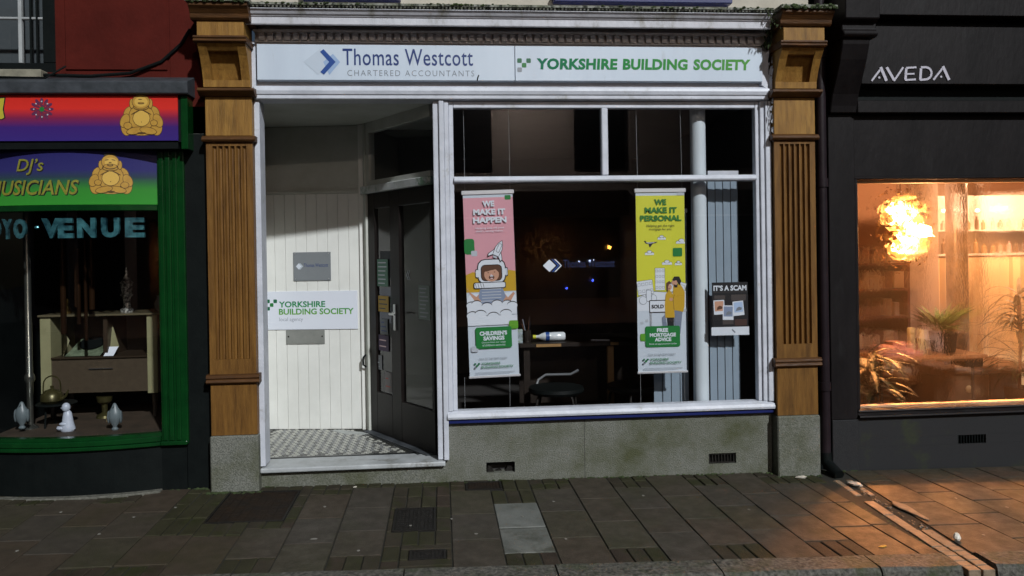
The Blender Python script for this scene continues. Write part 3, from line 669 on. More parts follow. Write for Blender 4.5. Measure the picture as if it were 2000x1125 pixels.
# boarded wall of nine planks, plaster above
BA = Vector((-1.455,1.155,0)); BB = Vector((-.668,1.045,0)); bd = (BB-BA); bl = bd.length; bd.normalize(); bn = Vector((bd.y,-bd.x,0))
def bp(s, d, z): p = BA+bd*s+bn*d; return (p.x,p.y,z)
T = Matrix((( bd.x,-bn.x,0,BA.x),(bd.y,-bn.y,0,BA.y),(0,0,1,0),(0,0,0,1)))     # local x along the wall, local y into the wall
m = M(); m.T = T; m.box(-.02,bl,.012,.06,.0,2.64); bw = sp(m,'porch_wall',plaster)
for i in range(9):
    a, b = bl*i/9, bl*(i+1)/9; m = M(); m.T = T; m.box(a+.001,b-.001,-.004+random.uniform(0,.001),.0115,FL+.004,2.085); m.build('plank', board, bw, bevel=.0022)
m = M(); m.T = T; m.box(-.02,bl,-.014,.0115,2.086,2.112); m.build('dado_cap', plaster, bw, bevel=.004)
sp(M().box(-1.455,.0,.101,1.30,2.645,2.70),'porch_ceiling',plaster)
# corner post, door frame, door and transom light on the slanting side
TD = Matrix(((DV.x,-NV.x,0,A.x),(DV.y,-NV.y,0,A.y),(0,0,1,0),(0,0,0,1)))      # local x along the door, y away from the porch
def dm(): q = M(); q.T = TD; return q
sp(M().box(-.667,-.598,1.02,1.09,FL,2.644),'corner_post',board,bevel=.004)
m = dm(); m.box(.0,.035,-.03,.06,FL,2.644); post = sp(m,'door_post',plaster,bevel=.003)
m = dm(); m.box(-.03,1.02,-.045,.06,2.075,2.135); head = sp(m,'door_head',mat('flaking_white_paint',(.58,.60,.60),(.42,.44,.42),scale=6,rough=.6,c3=(.14,.22,.15),s3=4.0,lo3=.55,hi3=.62),bevel=.004)
m = dm(); m.box(.036,1.02,-.02,.03,2.1355,2.175); m.build('transom_sill', plaster, head)
m = dm(); m.box(.036,.085,-.02,.03,2.1755,2.56); m.box(.036,1.02,-.02,.03,2.5605,2.644); m.build('transom_frame', plaster, head)
m = dm(); m.rect(.0855,1.02,2.1757,2.56,.0); m.build('pane', pane_dark, head)
dr = thing('glazed_door', 'dark brown glazed double door with steel lever handle in the porch', 'door', (A.x,A.y,FL))
def dpart(name, mats, boxes, parent=dr, **kw):
    q = dm()
    for b_ in boxes: q.box(*b_)
    return q.build(name, mats, parent, **kw)
dpart('side_leaf', door_m, [(.036,.15,-.012,.03,.160,2.073),(.150,.40,-.012,.03,.160,.488),(.150,.40,-.012,.03,1.95,2.073),(.400,.465,-.012,.03,.160,2.073)], bevel=.003)
q = dm(); q.rect(.151,.399,.489,1.949,.006); q.build('pane', pane_dark, dr)
dpart('main_leaf', door_m, [(.468,.555,-.018,.028,.160,2.073),(.555,1.035,-.018,.028,.160,.462),(.555,1.035,-.018,.028,1.95,2.073),(1.0,1.035,-.018,.028,.462,1.95)], bevel=.003)
q = dm(); q.rect(.556,.9995,.463,1.949,.004); q.build('pane', pane_dark, dr)
h = dpart('handle_plate', steel, [(.462,.497,-.028,-.019,1.0,1.20)], bevel=.003)
q = dm(); q.tube([(.48,-.028,1.13),(.48,-.07,1.13),(.50,-.078,1.13),(.585,-.078,1.132)], .009, 8); q.build('lever', steel, h, smooth=True)
q = dm(); q.box(.45,.482,-.034,-.028,1.118,1.142); q.build('lever_rose', steel, h, bevel=.003)
q = dm(); q.tube([(.0,-.03,.77),(.0,-.055,.75),(.0,-.055,.69),(.0,-.03,.67)], .008, 8); dk = q.build('door_catch', black_paint, dr, smooth=True)
# notices on the door glass
def notice(s0,s1,z0,z1,c,label,rows=5,d=-.002,ink=ink_lgrey,cat='notice'):
    p_ = dp((s0+s1)/2, 0); t = thing('notice', label, cat, (p_[0],p_[1],z0))
    q = dm(); q.box(s0,s1,d,d+.0015,z0,z1); q.build('sheet', mat('notice_paper_%d'%len(MATS), c, rough=.6), t)
    q = dm()
    for k in range(rows):
        z = z1-(z1-z0)*(k+.8)/(rows+.6); q.box(s0+.015,s1-.015-random.uniform(0,.05),d-.0006,d-.0001,z-.006,z+.003)
    q.build('print', ink, t)
notice(.165,.345,1.33,1.545,(.07,.17,.115),'pale green notice at the top of the narrow door pane',6)
notice(.175,.345,1.13,1.255,(.36,.22,.015),'mustard yellow notice on the narrow door pane',3,ink=ink_black)
notice(.205,.325,.955,1.075,(.13,.145,.16),'small grey card below the yellow notice',3,ink=ink_navy)
notice(.17,.335,.82,.945,(.045,.022,.065),'purple square sticker on the narrow door pane',2,ink=pink_pale)
notice(.16,.215,.665,.78,(.17,.175,.185),'narrow white slip low on the door pane',3)
notice(.265,.375,.50,.66,(.17,.16,.16),'white card with red mark at the foot of the door pane',2,ink=mat('ink_red',(.35,.05,.04),rough=.5))
notice(.80,.955,1.105,1.355,(.24,.30,.26),'pale typed notice on the wide door pane',8,d=.0005)
q = dm(); z = 1.425
for a in (0,.025): q.add([(.62+a,.003,z),(.645+a,.003,z+.035),(.655+a,.003,z+.035),(.63+a,.003,z),(.655+a,.003,z-.035),(.645+a,.003,z-.035)], [(0,1,2,3,4,5)])
solo(q,'door_decal',ink_lgrey,'tiny pale chevron decal on the wide door pane','decal')
# ------------------------------------------------------------------ signs of the middle shop
t = thing('fascia_sign', 'white fascia sign reading Thomas Westcott Chartered Accountants with blue chevron', 'sign', (-.34,-.08,2.77))
M().box(-1.212,.5225,-.08,-.02,2.768,3.008).build('panel', sign_white, t, bevel=.002)
m = M(); yy = -.0812
m.mat(2).flat([(-.905,2.890),(-.795,2.978),(-.70,2.890),(-.81,2.803)], yy).mat(3).flat([(-.735,2.803),(-.662,2.890),(-.71,2.945),(-.775,2.890)], yy-.0004)
m.mat(0).flat([(-.795,2.958),(-.771,2.976),(-.692,2.890),(-.771,2.805),(-.795,2.822),(-.735,2.890)], yy-.0012)
m.build('logo', [ink_blue, ink_pale, mat('ink_mist',(.50,.57,.655),rough=.4), mat('ink_mist_blue',(.30,.42,.62),rough=.4)], t)
m = M().text('Thomas Westcott', -.645,.236,2.868,2.981,-.0814,space=1.06,bold=.006); m.build('lettering', ink_navy, t)
m = M().text('CHARTERED ACCOUNTANTS', -.615,.243,2.797,2.836,-.0814,space=1.25,bold=-.012); m.build('lettering', ink_grey, t)
m = M(); m.tube([(.262,-.083,2.766),(.268,-.086,2.79),(.274,-.084,2.805)], .004, 6); m.build('cable_tail', black_paint, t)
t = thing('fascia_sign', 'white fascia sign reading Yorkshire Building Society in green capitals', 'sign', (1.40,-.08,2.77))
M().box(.5265,2.288,-.08,-.02,2.768,3.008).build('panel', sign_white, t, bevel=.002)
def squares(m, x, z, u, y):
    """the four-square emblem: two above, one centre, one grey below"""
    m.mat(0).rrect(x,x+u,z+2*u,z+3*u,y,u*.2).mat(0).rrect(x+2*u,x+3*u,z+2*u,z+3*u,y,u*.2)
    m.mat(1).rrect(x+u,x+2*u,z+u,z+2*u,y,u*.2).mat(2).rrect(x,x+u,z,z+u,y,u*.2)
m = M(); squares(m, .541, 2.828, .0315, -.0812); m.build('logo', [ink_dgreen, ink_green, mat('ink_mid_grey',(.25,.27,.30),rough=.4)], t)
gs = gradient('green_gradient_fascia', 0, [(-.73,(.008,.15,.085)), (-.1,(.02,.23,.05)), (.8,(.09,.30,.06))])
for w_, a, b in (('YORKSHIRE',.676,1.244),('BUILDING',1.280,1.745),('SOCIETY',1.786,2.202)): M().text(w_, a, b, 2.846,2.924,-.0814,bold=.045,space=1.05,shear=.06).build('lettering', gs, t)
# plaques on the boarded wall (local x along the boards)
def pm(): q = M(); q.T = T; return q
def sx_(x): return (x-BA.x)/(BB.x-BA.x)*bl
def plaque(name, label, x0, x1, z0, z1, m_, cat, d0=-.0045, th=.008):
    p_ = BA+bd*sx_((x0+x1)/2); t = thing(name, label, cat, (p_.x,p_.y,z0)); q = pm(); q.box(sx_(x0),sx_(x1),d0-th,d0,z0,z1); q.build('plate', m_, t, bevel=.0015); return t, d0-th
t, d = plaque('wall_plaque','square grey metal plaque with chevron logo on white boards',-1.213,-.905,1.375,1.610,plaque_m,'plaque')
q = pm(); s0 = sx_(-1.213); 
q.mat(0).flat([(s0+.022,1.494),(s0+.046,1.520),(s0+.070,1.494),(s0+.046,1.468)], d-.0006).mat(1).flat([(s0+.05,1.520),(s0+.058,1.520),(s0+.082,1.494),(s0+.058,1.468),(s0+.05,1.468),(s0+.072,1.494)], d-.0009)
q.build('logo', [ink_white, ink_silver], t)
q = pm(); q.text('Thomas Westcott', s0+.088,s0+.290,1.488,1.517,d-.0006); q.build('lettering', ink_navy, t)
for a in (.015,.293):
    for z in (1.390,1.596): q = pm(); q.ball((s0+a,d,z),.005,.004,.005,8,5); q.build('screw', steel, t)
t, d = plaque('wall_sign','wide white sign reading Yorkshire Building Society local agency on boards',-1.435,-.690,.975,1.290,sign_white2,'sign')
q = pm(); u = .030; x = sx_(-1.420); squares(q, x-.022, 1.135, u, d-.0006); q.build('logo', [ink_dgreen, ink_green, ink_dgreen], t)
gz2 = gradient('green_gradient_boards', 2, [(.10,(.16,.36,.02)), (.20,(.02,.24,.08)), (.24,(.008,.16,.07))])
q = pm(); q.text('YORKSHIRE', sx_(-1.338),sx_(-.955),1.158,1.208,d-.0006,bold=.028); q.text('BUILDING SOCIETY', sx_(-1.338),sx_(-.722),1.098,1.148,d-.0006,bold=.028); q.build('lettering', gz2, t)
q = pm(); q.text('local agency', sx_(-1.336),sx_(-1.14),1.036,1.076,d-.0006); q.build('lettering', mat('ink_mid_silver',(.30,.32,.37),rough=.4), t)
t, d = plaque('blank_plate','small blank tarnished metal plate screwed below the white sign',-1.283,-.965,.856,.974-.002,blank_m,'plate')
for x in (-1.263,-.985): q = pm(); q.ball((sx_(x),d,.918),.007,.005,.007,8,5); q.build('screw', iron, t)

# ------------------------------------------------------------------ in the window
def banner(x0, x1, z0, z1, tilt, label, top_m, art):
    cx = (x0+x1)/2; t = thing('hanging_banner', label, 'banner', (cx,.038,z0))
    R = Matrix.Translation((cx,.038,z1)) @ Matrix.Rotation(tilt,4,'Y') @ Matrix.Translation((-cx,-.038,-z1))
    def bm(): q = M(); q.T = R; return q
    q = bm(); q.box(x0+.004,x1-.004,.0382,.0395,z0+.01,z1-.01); sh = q.build('sheet', paper_w, t)
    q = bm(); q.box(x0-.006,x1+.006,.030,.047,z1-.018,z1+.012); q.build('rail', silver_rail, t, bevel=.004)
    q = bm(); q.box(x0-.002,x1+.004,.031,.046,z0-.006,z0+.010); q.build('rail', silver_rail, t, bevel=.003)
    for k, x in enumerate((x0+.02,x1-.02)):
        q = M(); q.cyl((x,.038,z1+.01),(x-.002,.05,2.60),.0012,n=5); q.build('cord', cord_m, t)
        q = M(); q.cyl((x+.02*(z1-z0)*tilt*40 if tilt else x,.038,z0),(x+.02*(z1-z0)*tilt*40 if tilt else x,.038,.50),.001,n=5); q.build('cord', cord_m, t)
    art(bm, t, x0, x1, z0, z1)
    return t
def pinkart(bm, t, x0, x1, z0, z1):
    w_, h_ = x1-x0, z1-z0; X = lambda u: x0+u*w_; Zc = lambda v: z1-v*h_; L = lambda k: .0382-.0004*k
    a = lambda u, v: (X(u), Zc(v))
    q = bm(); mats = [pink, mustard, ink_white, ink_black, ink_green, ink_lime, ink_lgrey, skin_ink, brown_ink, stripe_ink, pink_pale]
    q.mat(0).rect(X(.012),X(.988),Zc(.50),Zc(.03),L(1))
    q.mat(0).flat([a(.012,.50),a(.988,.50),a(.988,.52),a(.012,.47)], L(1.5))
    hills = [a(.012,.445),a(.15,.43),a(.3,.44),a(.5,.425),a(.7,.435),a(.85,.425),a(.988,.432),a(.988,.54),a(.012,.54)]; q.mat(1).flat(hills, L(2))
    # emblem squares
    q.mat(4).rrect(X(.0),X(.20),Zc(.335),Zc(.25),L(3),.02).mat(6).rrect(X(.13),X(.25),Zc(.345),Zc(.315),L(4),.008).mat(4).rrect(X(.83),X(.95),Zc(.045),Zc(.02),L(3),.006)
    # clouds
    def cloud(zv, n, r_, k, ph=0):
        for i in range(n):
            u = ph+i/(n-1)*1.0
            if not -.02 < u < 1.02: continue
            cz = Zc(zv)+.01*sin(i*2.3); cx_ = min(max(X(u), x0+r_*.8), x1-r_*.8)
            q.mat(3).disc(cx_, cz+.004, r_*.82, r_*.55, L(k+.1*i), n=18); q.mat(2).disc(cx_, cz-.002, r_*.82, r_*.54, L(k+.05+.1*i), n=18)
        q.mat(2).rect(X(.012),X(.988),Zc(zv+.055),Zc(zv+.005),L(k+.15*n))
    # child in a white helmet: arms, jersey, helmet, face
    q.mat(2).disc(X(.165),Zc(.585),.055,.05,L(6)).disc(X(.85),Zc(.58),.05,.045,L(6.1))
    q.mat(7).flat([a(.33,.53),a(.20,.565),a(.06,.535),a(.03,.515),a(.02,.52),a(.10,.56),a(.2,.60),a(.34,.58)], L(7)).flat([a(.70,.53),a(.82,.575),a(.93,.545),a(.96,.555),a(.86,.60),a(.72,.59)], L(7))
    q.mat(9).flat([a(.30,.50),a(.70,.50),a(.78,.57),a(.70,.60),a(.69,.64),a(.31,.64),a(.30,.59),a(.24,.57)], L(8))
    for k in range(7): q.mat(6).rect(X(.31),X(.69),Zc(.528+.016*k),Zc(.523+.016*k),L(9))
    q.mat(3).rrect(X(.235),X(.80),Zc(.50),Zc(.362),L(10),.055).mat(2).rrect(X(.255),X(.78),Zc(.495),Zc(.367),L(11),.05)
    q.mat(3).rrect(X(.195),X(.27),Zc(.465),Zc(.415),L(10.5),.01).rrect(X(.77),X(.84),Zc(.46),Zc(.41),L(10.5),.01).mat(2).rrect(X(.205),X(.26),Zc(.460),Zc(.419),L(11.2),.01).rrect(X(.78),X(.83),Zc(.455),Zc(.414),L(11.2),.01)
    q.mat(3).rrect(X(.15),X(.79),Zc(.523),Zc(.487),L(12),.012).mat(2).rrect(X(.17),X(.775),Zc(.518),Zc(.491),L(12.3),.01)
    for k in range(4): q.mat(3).line([a(.19+.05*k,.493),a(.21+.05*k,.517)], .003, L(12.6))
    q.mat(3).rrect(X(.305),X(.725),Zc(.482),Zc(.393),L(13),.03).mat(8).rrect(X(.32),X(.71),Zc(.478),Zc(.397),L(13.4),.026)
    q.mat(7).disc(X(.515),Zc(.447),.052,.050,L(14)).mat(8).flat([a(.37,.43),a(.42,.402),a(.53,.398),a(.64,.405),a(.67,.44),a(.60,.42),a(.5,.424),a(.43,.43)], L(14.5))
    q.mat(8).disc(X(.45),Zc(.437),.006,.003,L(15)).disc(X(.575),Zc(.434),.006,.003,L(15)).disc(X(.515),Zc(.462),.020,.016,L(15)).mat(2).rect(X(.485),X(.545),Zc(.4575),Zc(.452),L(15.5)).mat(10).disc(X(.515),Zc(.468),.010,.005,L(15.6)).disc(X(.51),Zc(.448),.007,.005,L(15.2))
    cloud(.61,6,.045,16); cloud(.665,5,.05,20,.02)
    # rocket
    c, s_ = cos(-.45), sin(-.45); ox, oz = X(.66), Zc(.315)
    rk = lambda pts: [(ox+p_[0]*c-p_[1]*s_, oz+p_[0]*s_+p_[1]*c) for p_ in pts]
    q.mat(3).flat(rk([(-.024,-.045),(-.028,.01),(-.018,.045),(0,.075),(.018,.045),(.028,.01),(.024,-.045)]), L(26)).mat(2).flat(rk([(-.020,-.042),(-.024,.01),(-.015,.043),(0,.068),(.015,.043),(.024,.01),(.020,-.042)]), L(26.5))
    q.mat(3).flat(rk([(-.024,0),(-.055,-.05),(-.05,-.075),(-.018,-.043)]), L(26.1)).flat(rk([(.024,0),(.055,-.05),(.05,-.075),(.018,-.043)]), L(26.1)).mat(2).flat(rk([(-.027,-.012),(-.05,-.05),(-.047,-.065),(-.022,-.043)]), L(26.2)).flat(rk([(.027,-.012),(.05,-.05),(.047,-.065),(.022,-.043)]), L(26.2))
    q.mat(3).rrect(ox-.006,ox+.020,oz-.02,oz+.045,L(27),.008,-.45).mat(2).rrect(ox-.003,ox+.017,oz-.017,oz+.042,L(27.3),.006,-.45).mat(6).flat(rk([(-.016,-.048),(.016,-.048),(.012,-.062),(-.012,-.062)]), L(26.4))
    # green card
    q.mat(5).rrect(X(.82),X(1.0),Zc(.745),Zc(.70),L(28),.012).mat(6).rrect(X(.06),X(.20),Zc(.862),Zc(.83),L(28),.01).mat(4).rrect(X(.155),X(.865),Zc(.845),Zc(.73),L(29),.014)
    q.build('artwork', mats, t)
    q = bm(); y = L(31)
    for s_, u0, u1, v0, v1 in (('WE',.385,.62,.048,.08),('MAKE IT',.20,.83,.092,.124),('HAPPEN',.19,.85,.136,.168)): q.text(s_,X(u0),X(u1),Zc(v1),Zc(v0),y,bold=.05)
    for s_, u0, u1, v0, v1 in (('CHILDREN\u2019S',.235,.775,.752,.775),('SAVINGS',.305,.72,.779,.802)): q.text(s_,X(u0),X(u1),Zc(v1),Zc(v0),y,bold=.05)
    q.text('Choose from our range',X(.27),X(.74),Zc(.819),Zc(.808),y); q.text('of children\u2019s accounts',X(.28),X(.73),Zc(.833),Zc(.822),y)
    q.text('Helping kids off your',X(.24),X(.80),Zc(.203),Zc(.190),y); q.text('child\u2019s saving habits.',X(.24),X(.78),Zc(.219),Zc(.206),y)
    q.build('lettering', ink_white, t)
    footer(bm, t, X, Zc, L, .10)
def footer(bm, t, X, Zc, L, u0):
    q = bm(); q.text('TALK TO THE TEAM TODAY',X(.20),X(.76),Zc(.906),Zc(.895),L(31)); q.mat(0).rect(X(.12),X(.90),Zc(.976),Zc(.974),L(31)).rect(X(.12),X(.80),Zc(.982),Zc(.980),L(31)); q.build('lettering', ink_grey, t)
    q = bm(); u = .0135; squares(q, X(.105), Zc(.952), u, L(31)); q.build('logo', [ink_dgreen, ink_green, ink_grey], t)
    q = bm(); q.text('YORKSHIRE',X(.245),X(.62),Zc(.933),Zc(.920),L(31),bold=.03); q.text('BUILDING SOCIETY',X(.245),X(.88),Zc(.952),Zc(.939),L(31),bold=.03); q.build('lettering', ybs_foot, t)
ybs_foot = mat('ink_green_grey', (.10,.24,.14), rough=.4)
def yellowart(bm, t, x0, x1, z0, z1):
    w_, h_ = x1-x0, z1-z0; X = lambda u: x0+u*w_; Zc = lambda v: z1-v*h_; L = lambda k: .0382-.0004*k
    a = lambda u, v: (X(u), Zc(v))
    q = bm(); mats = [yellow, ink_white, ink_black, ink_green, ink_lime, ink_grey, mustard, brown_ink, skin_ink, jeans_ink, ink_lgrey]
    q.mat(0).rect(X(.012),X(.988),Zc(.60),Zc(.03),L(1))
    q.mat(2).flat([a(.012,.583),a(.35,.553),a(.7,.56),a(.988,.55),a(.988,.66),a(.012,.66)], L(2)).mat(1).flat([a(.012,.586),a(.35,.556),a(.7,.563),a(.988,.553),a(.988,.66),a(.012,.66)], L(2.5))
    # towers
    def tower(u0,u1,v0,v1,nx,nz,rot=0):
        q.mat(2).rrect(X(u0)-.002,X(u1)+.002,Zc(v1)-.002,Zc(v0)+.002,L(3),.002,rot).mat(1).rrect(X(u0),X(u1),Zc(v1),Zc(v0),L(3.4),.002,rot)
        cx_, cz = (X(u0)+X(u1))/2, (Zc(v0)+Zc(v1))/2
        for i in range(nx):
            for k in range(nz):
                dx, dz = (i+.5-nx/2)*(X(u1)-X(u0))/nx, (k+.5-nz/2)*(Zc(v0)-Zc(v1))/nz
                px, pz = cx_+dx*cos(rot)-dz*sin(rot), cz+dx*sin(rot)+dz*cos(rot); s_ = (X(u1)-X(u0))/nx*.36
                q.mat(5).rrect(px-s_,px+s_,pz-s_,pz+s_,L(3.8),.001,rot).mat(1).rrect(px-s_+.0022,px+s_-.0022,pz-s_+.0022,pz+s_-.0022,L(4),.001,rot)
    tower(.38,.57,.428,.548,3,4); tower(.02,.33,.495,.57,4,2,.12); tower(.86,.985,.51,.56,1,1,-.3)
    q.mat(2).flat([a(.66,.515),a(.74,.495),a(.86,.53),a(.86,.56),a(.66,.56)], L(4.2)).mat(1).flat([a(.67,.517),a(.74,.499),a(.85,.532),a(.85,.558),a(.67,.558)], L(4.4))
    # clouds, plane
    for u, v, s_ in ((.52,.262,.8),(.92,.285,1.1),(.27,.345,.9),(.62,.40,1.0),(.85,.403,.7)):
        for k, (du, dv, r_) in enumerate(((-.07,0,.6),(0,-.008,1),(.07,0,.6))):
            q.mat(2).disc(min(X(u+du*s_),x1-.018*s_),Zc(v+dv),.017*s_*r_+.002,.010*s_*r_+.0015,L(5+.1*k)).mat(1).disc(min(X(u+du*s_),x1-.018*s_),Zc(v+dv)-.001,.017*s_*r_,.010*s_*r_,L(5.4+.1*k))
        q.mat(1).rect(X(u-.10*s_),min(X(u+.10*s_),x1-.006),Zc(v+.010),Zc(v+.001),L(6))
    q.mat(2).flat([a(.16,.278),a(.2,.292),a(.30,.297),a(.40,.290),a(.44,.283),a(.36,.284),a(.30,.284),a(.22,.287),a(.19,.276)], L(6)).mat(10).flat([a(.19,.286),a(.25,.293),a(.40,.288),a(.36,.286)], L(6.3)).mat(2).flat([a(.26,.292),a(.34,.292),a(.29,.312),a(.27,.31)], L(6.2))
    # trees in outline, stones
    for u, v, r_ in ((.13,.603,.030),(.33,.592,.028),(.25,.575,.026)): q.mat(5).disc(X(u),Zc(v),r_,r_,L(7)).mat(1).disc(X(u),Zc(v),r_-.003,r_-.003,L(7.2))
    q.mat(5).rrect(X(.19),X(.30),Zc(.61),Zc(.545),L(7.3),.01).mat(1).rrect(X(.20),X(.29),Zc(.607),Zc(.548),L(7.4),.008)
    for u, v in ((.07,.725),(.17,.713),(.94,.66)): q.mat(10).rrect(X(u),X(u+.06),Zc(v+.008),Zc(v-.006),L(7),.003,.3)
    q.mat(3).rrect(X(.74),X(.93),Zc(.365),Zc(.318),L(7),.008).mat(10).rrect(X(.84),X(.985),Zc(.03),Zc(.012),L(7),.004)
    # sold board
    q.mat(2).rect(X(.262),X(.295),Zc(.78),Zc(.65),L(8)).mat(1).rect(X(.272),X(.286),Zc(.78),Zc(.65),L(8.2)).mat(2).rrect(X(.25),X(.585),Zc(.672),Zc(.602),L(8.4),.006).mat(1).rrect(X(.265),X(.57),Zc(.667),Zc(.607),L(8.6),.005)
    # two people embracing
    q.mat(9).flat([a(.50,.70),a(.57,.68),a(.62,.79),a(.53,.79)], L(8.8)).mat(2).flat([a(.60,.66),a(.74,.66),a(.74,.79),a(.62,.79)], L(9)).mat(9).flat([a(.74,.66),a(.92,.66),a(.87,.79),a(.76,.79)], L(9))
    q.mat(6).flat([a(.585,.57),a(.66,.545),a(.74,.58),a(.76,.70),a(.57,.70),a(.56,.63)], L(10)).flat([a(.74,.525),a(.88,.515),a(.97,.56),a(.96,.64),a(.93,.67),a(.75,.66),a(.72,.60)], L(10.5)).mat(7).line([a(.76,.575),a(.73,.60),a(.75,.66)],.003,L(10.8))
    q.mat(8).disc(X(.69),Zc(.60),.014,.012,L(11)).disc(X(.655),Zc(.532),.020,.022,L(11)).disc(X(.765),Zc(.508),.021,.022,L(11.2))
    q.mat(7).flat([a(.60,.55),a(.60,.51),a(.66,.498),a(.71,.515),a(.66,.512),a(.635,.53),a(.63,.56)], L(11.5)).disc(X(.655),Zc(.541),.006,.003,L(11.6)).mat(2).flat([a(.72,.492),a(.76,.475),a(.86,.475),a(.90,.50),a(.87,.525),a(.84,.515),a(.80,.495),a(.745,.50)], L(11.5)).flat([a(.745,.517),a(.80,.522),a(.83,.515),a(.82,.535),a(.76,.536)], L(11.6))
    # green card
    q.mat(4).rrect(X(.06),X(.2),Zc(.825),Zc(.785),L(13),.01).mat(3).rrect(X(.16),X(.86),Zc(.86),Zc(.745),L(14),.014)
    q.build('artwork', mats, t)
    q = bm(); y = L(16)
    for s_, u0, u1, v0, v1 in (('WE',.38,.62,.05,.082),('MAKE IT',.185,.83,.094,.126),('PERSONAL',.09,.92,.138,.17)): q.text(s_,X(u0),X(u1),Zc(v1),Zc(v0),y,bold=.045)
    q.build('lettering', ink_dgreen2, t)
    q = bm(); q.text('Helping get the right',X(.22),X(.78),Zc(.205),Zc(.188),y); q.text('mortgage for you.',X(.27),X(.73),Zc(.223),Zc(.207),y); q.text('SOLD',X(.295),X(.54),Zc(.648),Zc(.627),y,bold=.03); q.build('lettering', ink_black, t)
    q = bm()
    for s_, u0, u1, v0, v1 in (('FREE',.395,.62,.757,.778),('MORTGAGE',.25,.775,.783,.804),('ADVICE',.35,.68,.808,.829)): q.text(s_,X(u0),X(u1),Zc(v1),Zc(v0),y,bold=.05)
    q.text('Book an appointment today',X(.24),X(.79),Zc(.849),Zc(.838),y); q.build('lettering', ink_white, t)
    footer(bm, t, X, Zc, L, .10)
ink_dgreen2 = mat('ink_leaf_green', (.03,.18,.03), rough=.4)
banner(.150,.508,.712,2.012,radians(-1.3),'pink hanging banner with child in white space helmet','pink',pinkart)
banner(1.384,1.748,.706,2.014,0,'yellow hanging banner with couple beside a SOLD board','yellow',yellowart)
# poster
t = thing('poster','black scam warning poster with three photos stuck inside the window','poster',(2.065,.024,.966))
M().box(1.934,2.200,.024,.0255,.968,1.344).build('sheet', ink_black, t)
m = M(); y = .0236
m.mat(0).rect(1.926,2.206,.962,1.022,y-.0002).mat(3).rect(1.945,2.19,1.272,1.275,y)
for cx_, cz, rot, k in ((1.985,1.165,.04,0),(2.052,1.125,-.03,1),(2.128,1.155,.09,2)):
    m.mat(0).rrect(cx_-.040,cx_+.040,cz-.052,cz+.052,y-.0002-.0002*k,.002,rot).mat((1,2,4)[k]).rrect(cx_-.033,cx_+.033,cz-.028,cz+.044,y-.0003-.0002*k,.002,rot)
    m.mat((5,6,6)[k]).flat([(cx_-.02,cz-.02),(cx_+.022,cz-.012),(cx_+.026,cz+.004),(cx_+.004,cz+.012),(cx_-.012,cz+.002)], y-.0004-.0002*k)
m.mat(3).rect(1.95,2.03,1.225,1.25,y).rect(2.075,2.185,1.21,1.255,y).rect(2.01,2.09,1.04,1.075,y).mat(7).rect(2.10,2.19,1.03,1.075,y).mat(6).rrect(2.085,2.095,.975,1.008,y-.0004,.002,.78)
m.build('artwork', [ink_white, skin_ink, stripe_ink, mat('ink_charcoal',(.06,.05,.048),rough=.4), ink_pale, brown_ink, ink_grey, mat('ink_maroon',(.06,.03,.025),rough=.4)], t)
m = M().text('IT\u2019S A SCAM', 1.945,2.190,1.283,1.322,y-.0002,bold=.04); m.build('lettering', ink_white, t)
# logo decal on the pane
t = thing('window_decal','white and blue chevron decal with faint blue name on the big pane','decal',(.96,.016,1.43))
m = M(); y = .0165
m.mat(0).flat([(.710,1.486),(.756,1.530),(.802,1.486),(.756,1.442)], y).mat(1).flat([(.770,1.532),(.782,1.532),(.828,1.486),(.782,1.442),(.770,1.442),(.815,1.486)], y).mat(0).flat([(.79,1.532),(.80,1.532),(.845,1.486),(.80,1.442),(.79,1.442),(.836,1.486)], y)
m.build('logo', [ink_white, ink_blue], t)
m = M().text('Thomas Westcott', .855,1.225,1.470,1.526,y); m.build('lettering', mat('ink_faint_navy',(.008,.017,.07),rough=.4), t)
# round column, blinds
solo(M().lathe(1.885,.145,[(.056,.10),(.056,2.72)],24),'round_column',col_m,'pale round column standing inside the shop window','column',smooth=True)
def blind(x0, x1, z0, z1, y, n, label, cut=None):
    t = thing('vertical_blind', label, 'blind', ((x0+x1)/2,y,z0)); w_ = (x1-x0)/n
    M().box(x0,x1,y-.015,y+.015,z1,z1+.03).build('headrail', white, t)
    for i in range(n):
        a = x0+w_*i; m = M(); q = .004
        m.pxy([(a+.001,y-q),(a+w_*.5,y-q*.4),(a+w_-.001,y+q),(a+w_-.001,y+q+.0012),(a+w_*.5,y-q*.4+.0012),(a+.001,y-q+.0012)], z0, z1-.002); m.build('slat', blind_m, t)
blind(1.958,2.190,.36,2.13,.16,4,'pale blue vertical blind between the column and the window frame')
blind(1.56,1.83,.36,1.86,.26,4,'pale blue vertical blind mostly hidden behind the yellow banner')
# desk, chairs and things on the desk, back in the dark
d = thing('desk','dark wooden desk with pale edge behind the shop window','desk',(1.1,1.0,.10))
M().box(.60,1.66,.72,1.35,.822,.856).build('desk_top', desk_m, d, bevel=.004)
M().box(.735,.935,.706,.7195,.828,.850).build('pine_edge', pine, d); M().box(1.335,1.40,.706,.7195,.828,.850).build('pine_edge', pine, d)
M().box(.64,1.62,1.15,1.18,.30,.8215).build('modesty_panel', desk_m, d)
for x in (.64,1.32): M().box(x,x+.05,.76,.81,.10,.8215).build('leg', pine if x > 1 else desk_m, d)
b = thing('plastic_bottle','clear plastic bottle with blue label lying on the desk','bottle',(.87,.84,.856))
def lying(): q = M(); q.T = Matrix.Translation((.77,.84,.895)) @ Matrix.Rotation(radians(90),4,'Y'); return q
lying().lathe(0,0,[(.013,-.028),(.013,0),(.028,.027),(.036,.055),(.036,.09),(.033,.10),(.036,.11),(.036,.205),(.028,.217)],16).build('bottle_body', mat('bottle_plastic',(.62,.66,.68),rough=.15,spec=.8), b, smooth=True)
